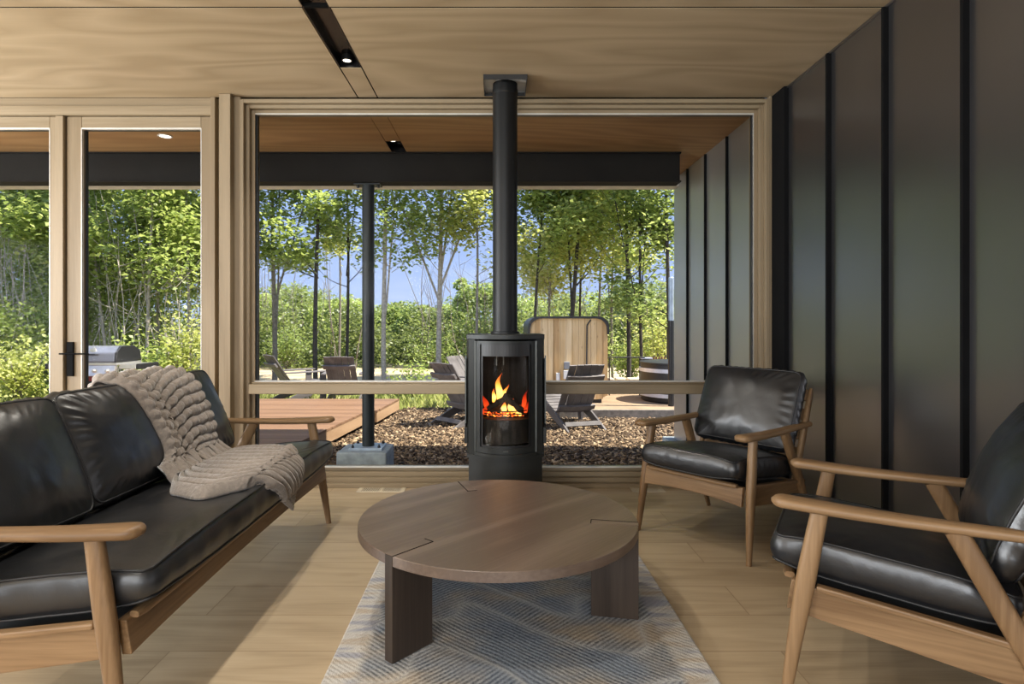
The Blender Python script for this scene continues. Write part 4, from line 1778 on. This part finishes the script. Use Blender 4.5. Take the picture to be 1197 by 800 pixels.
def tree(px, y, label, H=8.0, r0=.07, crown=2.6, nb=16, spread=1.6, nl=2600, leaf='leaf_mid', bark='bark_mid', lean=0.0, fork=None, size=.125, sig=.30, seed=0, density_top=True, name='tree', group=None):
    rs = np.random.default_rng(seed + int(px))
    x = X(px, y)
    root = empty(name, (x, y, GZ - .05), 0, label, 'tree', group)
    mb = MB()
    tips = []
    stems = [(Vector((0, 0, 0)), H, lean, r0 * .72, 0.0)]
    if fork:
        for fz, fl in fork:
            stems.append((Vector((lean * fz, 0, fz)), H - fz, lean + fl, r0 * .30, fz))
    for (p0, h, ln, rr, z0) in stems:
        N = 12
        path, rad = [], []
        ph = rs.uniform(0, 6)
        for i in range(N + 1):
            f = i / N
            wob = .07 * h / 8
            path.append(p0 + Vector((ln * f * h + wob * math.sin(f * 5 + ph) * f ** .5 - wob * math.sin(ph) * 0, .06 * math.sin(f * 4 + ph * 2) * f, f * h)))
            rad.append(max(.008, rr * (1 - f) ** .75))
        mb.tube(path, rad, 8)
        for b_ in range(nb):
            zf = rs.uniform(max(.05, (crown * .75 - z0) / h), .97)
            k = min(N - 1, int(zf * N))
            q = path[k].lerp(path[k + 1], zf * N - k)
            az = b_ * 2.399 + rs.uniform(-.5, .5)
            ln_ = spread * (1.05 - .7 * zf) * rs.uniform(.6, 1.2)
            el = rs.uniform(.35, .95)
            d = Vector((math.cos(az) * math.cos(el), math.sin(az) * math.cos(el), math.sin(el)))
            bp, br = [], []
            for i in range(6):
                f = i / 5
                bp.append(q + d * ln_ * f + Vector((.06 * math.sin(f * 5 + b_), .05 * math.cos(f * 4 + b_), .12 * ln_ * f * f)))
                br.append(max(.005, rr * .34 * (1 - zf * .5) * (1 - f * .85)))
            mb.tube(bp, br, 5)
            for i in range(2, 6):
                if q.z + d.z * ln_ * i / 5 > crown * .9:
                    tips.append((bp[i], .6 + .2 * i))
        for i in range(int(N * .75), N + 1):
            tips.append((path[i], 1.0))
    mb.build('trunk', M[bark], root, 70, recalc=False)
    nl = int(nl * 2.7)
    r0 = r0
    if tips and nl:
        T = np.array([tuple(t[0]) for t in tips])
        wt = np.array([t[1] for t in tips])
        idx = rs.choice(len(T), nl, p=wt / wt.sum())
        P = T[idx] + rs.normal(0, sig * .62, (nl, 3)) * np.array([1, 1, .6])
        leaves('foliage', P, size, leaf, root, .55)
    return root


# trees named one by one, left to right
T = [
    # px, y, label, kwargs
    (28, 12.5, 'leafy tree behind the left glazed door leaf, bright maple leaves', dict(leaf='leaf_mid', nl=6500, crown=.6, nb=30, spread=1.7, sig=.45, bark='bark_pale', r0=.028)),
    (128, 13.0, 'thin pale leaning stem left of centre in the right glazed door', dict(leaf='leaf_mid', nl=3000, crown=1.9, nb=16, bark='bark_pale', lean=-.10, r0=.05, sig=.4)),
    (172, 12.2, 'pale forked sapling in the middle of the right glazed door', dict(leaf='leaf_mid', nl=3200, crown=2.2, nb=16, bark='bark_pale', lean=.015, fork=[(1.6, -.16)], r0=.05, sig=.4)),
    (186, 14.0, 'pale slim trunk just right of the forked sapling in the glazed door', dict(leaf='leaf_mid', nl=3200, crown=2.3, bark='bark_pale', r0=.055, sig=.4)),
    (221, 12.8, 'pale straight trunk next to the right stile of the glazed door', dict(leaf='leaf_mid', nl=3200, crown=2.2, bark='bark_pale', r0=.05, sig=.4)),
    (85, 15.0, 'bushy dark tree filling the gap behind the door handle', dict(leaf='leaf_dark', nl=6500, crown=.6, nb=26, spread=2.0, bark='bark_mid', r0=.05, sig=.5)),
    (321, 14.0, 'twin stemmed tree at the left edge of the big window', dict(leaf='leaf_mid', nl=3000, crown=3.1, bark='bark_mid', r0=.085, fork=[(.7, .03), (1.9, .30)], sig=.36, spread=1.5)),
    (369, 13.2, 'straight dark trunk between the twin stemmed tree and the porch post', dict(leaf='leaf_mid', nl=2600, crown=3.0, bark='bark_dark', r0=.075, sig=.34, lean=.01)),
    (396, 16.5, 'thin upright stem close left of the porch post', dict(leaf='leaf_yellow', nl=1500, crown=3.6, bark='bark_mid', r0=.05, sig=.34, nb=10)),
    (405, 14.4, 'dark crooked trunk directly left of the porch post', dict(leaf='leaf_mid', nl=1900, crown=3.1, bark='bark_dark', r0=.06, sig=.34, nb=10, fork=[(2.6, .12)])),
    (449, 13.6, 'pale trunk directly right of the porch post', dict(leaf='leaf_mid', nl=2200, crown=3.0, bark='bark_pale', r0=.085, sig=.34, fork=[(1.4, .10)])),
    (513, 14.0, 'large pale tree with spreading forked limbs in the middle of the sky gap', dict(leaf='leaf_mid', nl=3600, crown=3.1, bark='bark_pale', r0=.10, sig=.38, spread=2.3, fork=[(2.0, -.38), (2.2, .40), (2.4, .14)])),
    (556, 13.0, 'leafy tree just left of the flue pipe', dict(leaf='leaf_yellow', nl=2200, crown=2.9, bark='bark_mid', r0=.05, sig=.38)),
    (622, 13.6, 'leaning dark trunk just right of the flue pipe', dict(leaf='leaf_mid', nl=3200, crown=2.2, bark='bark_dark', r0=.055, lean=.06, sig=.40)),
    (641, 15.2, 'slender curved trunk above the left corner of the sauna', dict(leaf='leaf_yellow', nl=2800, crown=2.5, bark='bark_mid', r0=.055, lean=.03, sig=.40)),
    (660, 13.8, 'thick dark leaning trunk above the middle of the sauna', dict(leaf='leaf_yellow', nl=3800, crown=2.3, bark='bark_dark', r0=.085, lean=.09, sig=.42, fork=[(1.8, -.12)])),
    (678, 16.0, 'thin straight stem above the right half of the sauna', dict(leaf='leaf_mid', nl=2400, crown=2.6, bark='bark_dark', r0=.055, sig=.40)),
    (700, 15.0, 'slim trunk rising from the right corner of the sauna', dict(leaf='leaf_yellow', nl=1900, crown=3.1, bark='bark_mid', r0=.05, lean=.01, sig=.38)),
    (716, 15.6, 'pair of thin stems right of the sauna', dict(leaf='leaf_yellow', nl=1700, crown=3.2, bark='bark_mid', r0=.05, fork=[(1.2, -.07)], sig=.38)),
    (735, 13.6, 'tall black trunk between the sauna and the hot tub', dict(leaf='leaf_mid', nl=2300, crown=3.0, bark='bark_dark', r0=.075, sig=.38)),
    (752, 13.0, 'dark forked sapling above the hot tub', dict(leaf='leaf_mid', nl=1500, crown=2.6, bark='bark_dark', r0=.055, lean=-.03, fork=[(1.5, -.18), (1.7, .10)], sig=.34)),
    (781, 12.6, 'dark green tree at the end of the steel wall', dict(leaf='leaf_dark', nl=3000, crown=1.5, bark='bark_dark', r0=.07, sig=.34, nb=22, spread=1.3)),
]
for i, (px_, y_, lab, kw) in enumerate(T):
    tree(px_, y_, lab, seed=i * 11, group='woodland trees outside', **kw)


def blob_leaves(name, boxes, n, size, mat, label, cat='undergrowth', per=220):
    """boxes: list of (px0, px1, y0, y1, z0, ztop) clumped foliage volumes"""
    pts = []
    vol = np.array([abs(X(b[1], b[2]) - X(b[0], b[2])) * (b[5] - b[4]) for b in boxes])
    cnt = (n * vol / vol.sum()).astype(int)
    for b, k in zip(boxes, cnt):
        nc = max(6, k // per)
        yc = rng.uniform(b[2], b[3], nc)
        pxc = rng.uniform(b[0], b[1], nc)
        xc = (pxc - VX) / F * yc
        zc_ = b[4] + (b[5] - b[4]) * rng.uniform(0, 1, nc) ** 1.1
        cc = np.stack([xc, yc, zc_], 1)
        idx = rng.integers(0, nc, k)
        rad = .045 * b[2] * rng.uniform(.6, 1.3, nc)
        dirs = rng.normal(0, 1, (k, 3))
        dirs /= np.linalg.norm(dirs, axis=1, keepdims=True)
        rr = rad[idx] * (1 - .45 * rng.uniform(0, 1, k) ** 2) * (1 + .25 * np.sin(dirs[:, 0] * 7 + idx) * np.cos(dirs[:, 2] * 6 + idx * 2))
        pts.append(cc[idx] + dirs * rr[:, None] * np.array([1, 1, .8]))
    P = np.concatenate(pts)
    P[:, 2] = np.maximum(P[:, 2], GZ)
    o = leaves(name, P, size, mat)
    return tag(o, label, cat, kind='stuff')


blob_leaves('undergrowth', [(-260, 240, 15.5, 19, GZ, 7.0)], 75000, .13, 'leaf_dark', 'dense deep green woodland foliage beyond the glazed doors')
blob_leaves('undergrowth', [(-260, 245, 13.5, 16, GZ, 5.0), (-260, 100, 11.2, 12.4, GZ, 1.4)], 52000, .10, 'leaf_mid', 'mid green leafy thicket close behind the glazed doors')
blob_leaves('undergrowth', [(240, 470, 19.5, 23, GZ, 1.5), (470, 600, 19.5, 23, GZ, 1.3), (590, 830, 19.5, 23, GZ, 1.8)], 32000, .12, 'leaf_shade', 'brush along the far side of the gravel track, shade put into its leaf colour')
blob_leaves('undergrowth', [(250, 420, 23, 26, 0, .9), (520, 600, 22, 25, 0, .8), (600, 700, 23, 26, 0, .7), (690, 800, 22, 25, 0, 1.0)], 16000, .14, 'leaf_shade', 'rounded saplings in front of the sunlit scrub, shade put into their leaf colour', 'undergrowth', 500)
blob_leaves('undergrowth', [(250, 440, 26, 32, GZ, .6), (440, 600, 28, 34, GZ, .4), (590, 840, 25, 32, GZ, .6)], 26000, .17, 'leaf_far', 'sunlit yellow green scrub far behind the trees', 'undergrowth', 300)
blob_leaves('treeline', [(-100, 400, 40, 50, 0, 1.7), (380, 620, 42, 52, 0, .8), (600, 950, 40, 50, 0, 1.5)], 26000, .34, 'leaf_far', 'distant sunlit treeline on the horizon', 'trees', 300)

# rounded trees standing in the scrub
RT = [(306, 24, 336, 1.5, 'leaf_mid', 'round leafy tree behind the left edge of the big window'), (352, 27, 322, 2.3, 'leaf_far', 'tall sunlit round tree behind the dark straight trunk'),
      (400, 25, 338, 1.5, 'leaf_mid', 'round tree directly behind the stems left of the porch post'), (470, 27, 345, 1.7, 'leaf_far', 'low round tree just right of the porch post'),
      (494, 24, 350, 1.2, 'leaf_dark', 'dark round bush tree left of the pale forked tree'), (566, 23, 322, 1.6, 'leaf_dark', 'dark round tree touching the left side of the flue pipe'),
      (622, 26, 340, 1.8, 'leaf_mid', 'round tree touching the right side of the flue pipe'), (668, 27, 345, 1.9, 'leaf_far', 'pale round tree rising over the middle of the sauna roof'),
      (735, 25, 322, 1.7, 'leaf_far', 'yellow green round tree behind the tall black trunk'), (772, 23, 335, 1.4, 'leaf_dark', 'dark round tree by the end of the steel wall'),
      (326, 30, 327, 1.9, 'leaf_far', 'pale round tree between the twin stemmed tree and the dark trunk, farther back'), (380, 31, 334, 1.8, 'leaf_far', 'pale low crown filling the gap left of the porch post'),
      (424, 29, 342, 1.6, 'leaf_mid', 'round crown half hidden by the porch post'), (452, 25, 352, 1.2, 'leaf_dark', 'low dark round tree at the foot of the pale trunk by the porch post'),
      (517, 25, 352, 1.3, 'leaf_mid', 'low round tree behind the pale forked tree trunk'), (592, 31, 330, 2.0, 'leaf_far', 'round tree mostly hidden behind the flue pipe'),
      (646, 30, 330, 2.0, 'leaf_far', 'pale round tree above the left half of the sauna roof'), (702, 29, 335, 2.0, 'leaf_mid', 'round tree above the right corner of the sauna roof'),
      (755, 31, 318, 2.3, 'leaf_far', 'large yellow green round tree above the hot tub, farthest back')]


def round_tree(px_, y_, ptop, r_, lf, lab, cone=False, n=5200):
    zt_ = Zv(ptop, y_)
    root = empty('round_tree', (X(px_, y_), y_, GZ - .05), 0, lab, 'tree', 'round trees in the scrub')
    h = zt_ - GZ + .05
    MB().tube([(0, 0, 0), (.04, 0, h * .4), (0, .03, h * .85)], [.09, .07, .02], 7).build('trunk', M['bark_mid'], root, 70, recalc=False)
    nc = 34
    f = rng.uniform(.12, 1, nc)
    prof = (1 - f) * 1.1 if cone else np.sin(np.clip(f * .92 + .06, 0, 1) * PI) ** .6
    az = rng.uniform(0, 2 * PI, nc)
    rr = r_ * prof * rng.uniform(.55, 1.0, nc)
    cc = np.stack([rr * np.cos(az), rr * np.sin(az), h * f - .35 * r_ * f], 1)
    idx = rng.integers(0, nc, n)
    d = rng.normal(0, 1, (n, 3))
    d /= np.linalg.norm(d, axis=1, keepdims=True)
    rad = r_ * (.20 if cone else .34) * rng.uniform(.7, 1.2, nc)[idx] * (1 - .4 * rng.uniform(0, 1, n) ** 2)
    P = cc[idx] + d * rad[:, None] * np.array([1, 1, .75])
    P[:, 2] = np.maximum(P[:, 2], .05)
    leaves('foliage', P, .16, lf, root)


for a in RT:
    round_tree(*a)
round_tree(540, 29, 316, 1.5, 'leaf_mid', 'pointed conifer against the sky left of the flue pipe', True)

# bare twigs and thin stems all through the wood
for (n_, nm, mt, lab_, b0_, b1_, y0_, y1_, sc_) in ((120, 'twigs', 'bark_pale', 'thin pale bare stems criss crossing the thicket beyond the glazed doors', -60, 240, 11.6, 15, 1.0),
                                                   (80, 'twigs', 'bark_mid', 'thin bare stems standing in the scrub beyond the gravel track', 240, 800, 18.8, 26, 1.5)):
    tw = MB()
    for k in range(n_):
        pxs, ys, hs = rng.uniform(b0_, b1_), rng.uniform(y0_, y1_), rng.uniform(2.0, 5.5)
        x0 = X(pxs, ys)
        le = rng.normal(0, .16)
        ph = rng.uniform(0, 6)
        path = [(x0 + le * hs * f + .10 * math.sin(f * 5 + ph), ys + .08 * math.sin(f * 4 + ph), GZ - .05 + hs * f) for f in [i / 7 for i in range(8)]]
        r_ = rng.uniform(.007, .018) * sc_
        tw.tube(path, [r_ * (1 - .8 * i / 7) for i in range(8)], 5)
        for q in range(3):
            i = int(rng.integers(2, 7))
            s_ = Vector(path[i])
            d = Vector((rng.normal(0, .6), rng.normal(0, .5), rng.uniform(.2, .9)))
            tw.tube([s_, s_ + d * .35, s_ + d * .75 + Vector((0, 0, .08))], [r_ * .5, r_ * .35, r_ * .15], 4)
    tag(tw.build(nm, M[mt], None, 70, recalc=False), lab_, 'twigs', kind='stuff')

# separate shrubs in front
SH = [(20, 10.6, .95, .75, 'leaf_yellow', 'yellow green shrub behind the lowest part of the left glazed door'),
      (165, 10.9, .9, .8, 'leaf_mid', 'mid green shrub to the right of the grill'),
      (212, 11.2, 1.2, .7, 'leaf_yellow', 'light green shrub behind the far end of the sofa'),
      (335, 19.0, .9, .9, 'leaf_dark', 'dark low bush between the two chairs on the left'),
      (484, 11.4, .42, .4, 'leaf_mid', 'small green sapling bush behind the left fireside chair'),
      (505, 19.2, .9, 1.2, 'leaf_dark', 'dark bush behind the fireside chair, beyond the gravel'),
      (560, 15.5, 1.6, .8, 'leaf_dark', 'dark green bush close left of the flue pipe'),
      (735, 15.0, .9, .8, 'leaf_mid', 'bright bush between the sauna and the hot tub'),
      (765, 14.5, 1.4, .8, 'leaf_yellow', 'yellow green bush behind the hot tub')]
for i, (px_, y_, h_, w_, lf, lab) in enumerate(SH):
    r_ = empty('shrub', (X(px_, y_), y_, GZ - .03), 0, lab, 'shrub', 'shrubs outside')
    m = MB()
    tips = []
    for k in range(9):
        az = k * 2.4
        tp_ = Vector((math.cos(az) * w_ * .75 * random.uniform(.3, 1), math.sin(az) * w_ * .6 * random.uniform(.3, 1), h_ * random.uniform(.7, 1.3)))
        m.tube([(0, 0, 0), tp_ * .5 + Vector((.03, 0, .05)), tp_], [.014, .010, .005], 5)
        for f in (.4, .6, .8, 1.0):
            tips.append(tp_ * f)
    m.build('stems', M['bark_mid'], r_, 70, recalc=False)
    Tt = np.array([tuple(t_) for t_ in tips])
    k = 500 if px_ == 484 else 1500
    P = Tt[rng.integers(0, len(Tt), k)] + rng.normal(0, .17, (k, 3))
    P[:, 2] = np.maximum(P[:, 2], .03)
    leaves('foliage', P, .085, lf, r_)

# grass beyond the mulch
n = 9000
gx, gy = rng.uniform(-9, 4.5, n), rng.uniform(9.6, 12.7, n)
k = ~((gx > .85) & (gy > 8.6))
gx, gy = gx[k], gy[k]
n = len(gx)
hgt = rng.uniform(.05, .22, n)
a = rng.uniform(0, 2 * PI, n)
base = np.stack([gx, gy, np.full(n, GZ - .05)], 1)
d = np.stack([np.cos(a), np.sin(a), np.zeros(n)], 1)
wv = np.stack([-np.sin(a), np.cos(a), np.zeros(n)], 1) * .012
tip = base + d * (hgt * .5)[:, None] + np.stack([np.zeros(n), np.zeros(n), hgt], 1)
mid = base + d * (hgt * .15)[:, None] + np.stack([np.zeros(n), np.zeros(n), hgt * .6], 1)
vs = np.stack([base - wv, base + wv, mid + wv * .8, tip, mid - wv * .8], 1).reshape(-1, 3)
o = scatter_mesh('grass', vs, 5, M['grassblade'], [(0, 1, 2, 3, 4)])
tag(o, 'tufty green and straw grass strip beyond the mulch', 'grass', kind='stuff')

# ------------------------------------------------------------------ light
w = bpy.data.worlds.new('sky')
bpy.context.scene.world = w
w.use_nodes = True
nt = w.node_tree
bg = nt.nodes['Background']
tc = nt.nodes.new('ShaderNodeTexCoord')
sp_ = nt.nodes.new('ShaderNodeSeparateXYZ')
nt.links.new(tc.outputs['Generated'], sp_.inputs[0])
rp = nt.nodes.new('ShaderNodeValToRGB')
el = rp.color_ramp.elements
el[0].position, el[0].color = .0, (.30, .31, .24, 1)
el[1].position, el[1].color = 1.0, (.40, .55, .95, 1)
for p_, c_ in ((.499, (.34, .35, .28, 1)), (.505, (.33, .42, .62, 1)), (.57, (.26, .36, .62, 1)), (.66, (.34, .48, .84, 1))):
    e_ = el.new(p_)
    e_.color = c_
ma = nt.nodes.new('ShaderNodeMath')
ma.operation = 'MULTIPLY_ADD'
ma.inputs[1].default_value = .5
ma.inputs[2].default_value = .5
nt.links.new(sp_.outputs[2], ma.inputs[0])
nt.links.new(ma.outputs[0], rp.inputs[0])
nz = nt.nodes.new('ShaderNodeTexNoise')
nz.inputs['Scale'].default_value = 4
nz.inputs['Detail'].default_value = 5
mp_ = nt.nodes.new('ShaderNodeMapping')
mp_.inputs['Scale'].default_value = (1, 1, 4)
nt.links.new(tc.outputs['Generated'], mp_.inputs[0])
nt.links.new(mp_.outputs[0], nz.inputs['Vector'])
cr = nt.nodes.new('ShaderNodeValToRGB')
cr.color_ramp.elements[0].position = .5
cr.color_ramp.elements[1].position = .75
cr.color_ramp.elements[1].color = (.25, .25, .25, 1)
nt.links.new(nz.outputs[0], cr.inputs[0])
mx = nt.nodes.new('ShaderNodeMix')
mx.data_type = 'RGBA'
nt.links.new(cr.outputs[0], mx.inputs[0])
nt.links.new(rp.outputs[0], mx.inputs[6])
mx.inputs[7].default_value = (.62, .66, .74, 1)
nt.links.new(mx.outputs[2], bg.inputs[0])
bg.inputs[1].default_value = 1.0


def light(name, kind, loc, energy, col=(1, 1, 1), **kw):
    l = bpy.data.lights.new(name, kind)
    l.energy = energy
    l.color = col
    for k_, v_ in kw.items():
        setattr(l, k_, v_)
    o = bpy.data.objects.new(name, l)
    C.objects.link(o)
    o.location = loc
    return o


sun = light('sun', 'SUN', (0, 0, 20), 8.0, (1, .93, .80), angle=R(.8))
sun.rotation_euler = Vector((-.62, .06, -1.0)).to_track_quat('-Z', 'Y').to_euler()
for yy in (3.615, 2.35, 1.1, -.2, -1.6):
    s_ = light('track_spot', 'SPOT', ((TX0 + TX1) / 2 - .01, yy, CH - .004), 42, (1, .94, .84), spot_size=R(125), spot_blend=.8, shadow_soft_size=.03)
for yy in (3.35, 2.1, .85, -.4):
    s_ = light('track_spot', 'SPOT', (-3.61, yy, CH - .004), 26, (1, .94, .84), spot_size=R(125), spot_blend=.8, shadow_soft_size=.03)
# added fill lamps at made-up openings behind the camera and on the left
a_ = light('back_fill', 'AREA', (-.35, YB + .02, 1.90), 120, (.95, .98, 1), shape='RECTANGLE', size=3.0, size_y=1.25)
a_.rotation_euler = (R(112), 0, R(0))
a2 = light('back_fill', 'AREA', (-3.7, YB + .02, 1.90), 120, (.95, .98, 1), shape='RECTANGLE', size=2.9, size_y=1.25)
a2.rotation_euler = (R(112), 0, R(0))
a3 = light('left_fill', 'AREA', (XL + .02, 1.3, 1.42), 330, (.95, .98, 1), shape='RECTANGLE', size=4.4, size_y=1.8)
a3.rotation_euler = (R(110), 0, R(-90))

# ------------------------------------------------------------------ camera and view
cam = bpy.data.cameras.new('camera')
cam.sensor_fit = 'HORIZONTAL'
cam.sensor_width = 36
cam.lens = F / 1197 * 36
cam.shift_x = (598.5 - VX) / 1197
cam.shift_y = -(400 - VY) / 1197
cam.clip_start = .02
co = bpy.data.objects.new('camera', cam)
C.objects.link(co)
co.location = (0, 0, EYE)
co.rotation_euler = (R(90), 0, 0)
sc = bpy.context.scene
sc.camera = co
sc.view_settings.view_transform = 'Standard'
sc.view_settings.look = 'None'
sc.view_settings.gamma = 1
sc.view_settings.use_curve_mapping = False
sc.view_settings.exposure = 0.68
sc.cycles.use_denoising = True
sc.cycles.max_bounces = 10
sc.cycles.diffuse_bounces = 5
sc.cycles.glossy_bounces = 4
sc.cycles.transmission_bounces = 6
sc.cycles.transparent_max_bounces = 16
sc.cycles.caustics_reflective = False
sc.cycles.caustics_refractive = False
sc.cycles.sample_clamp_indirect = 6
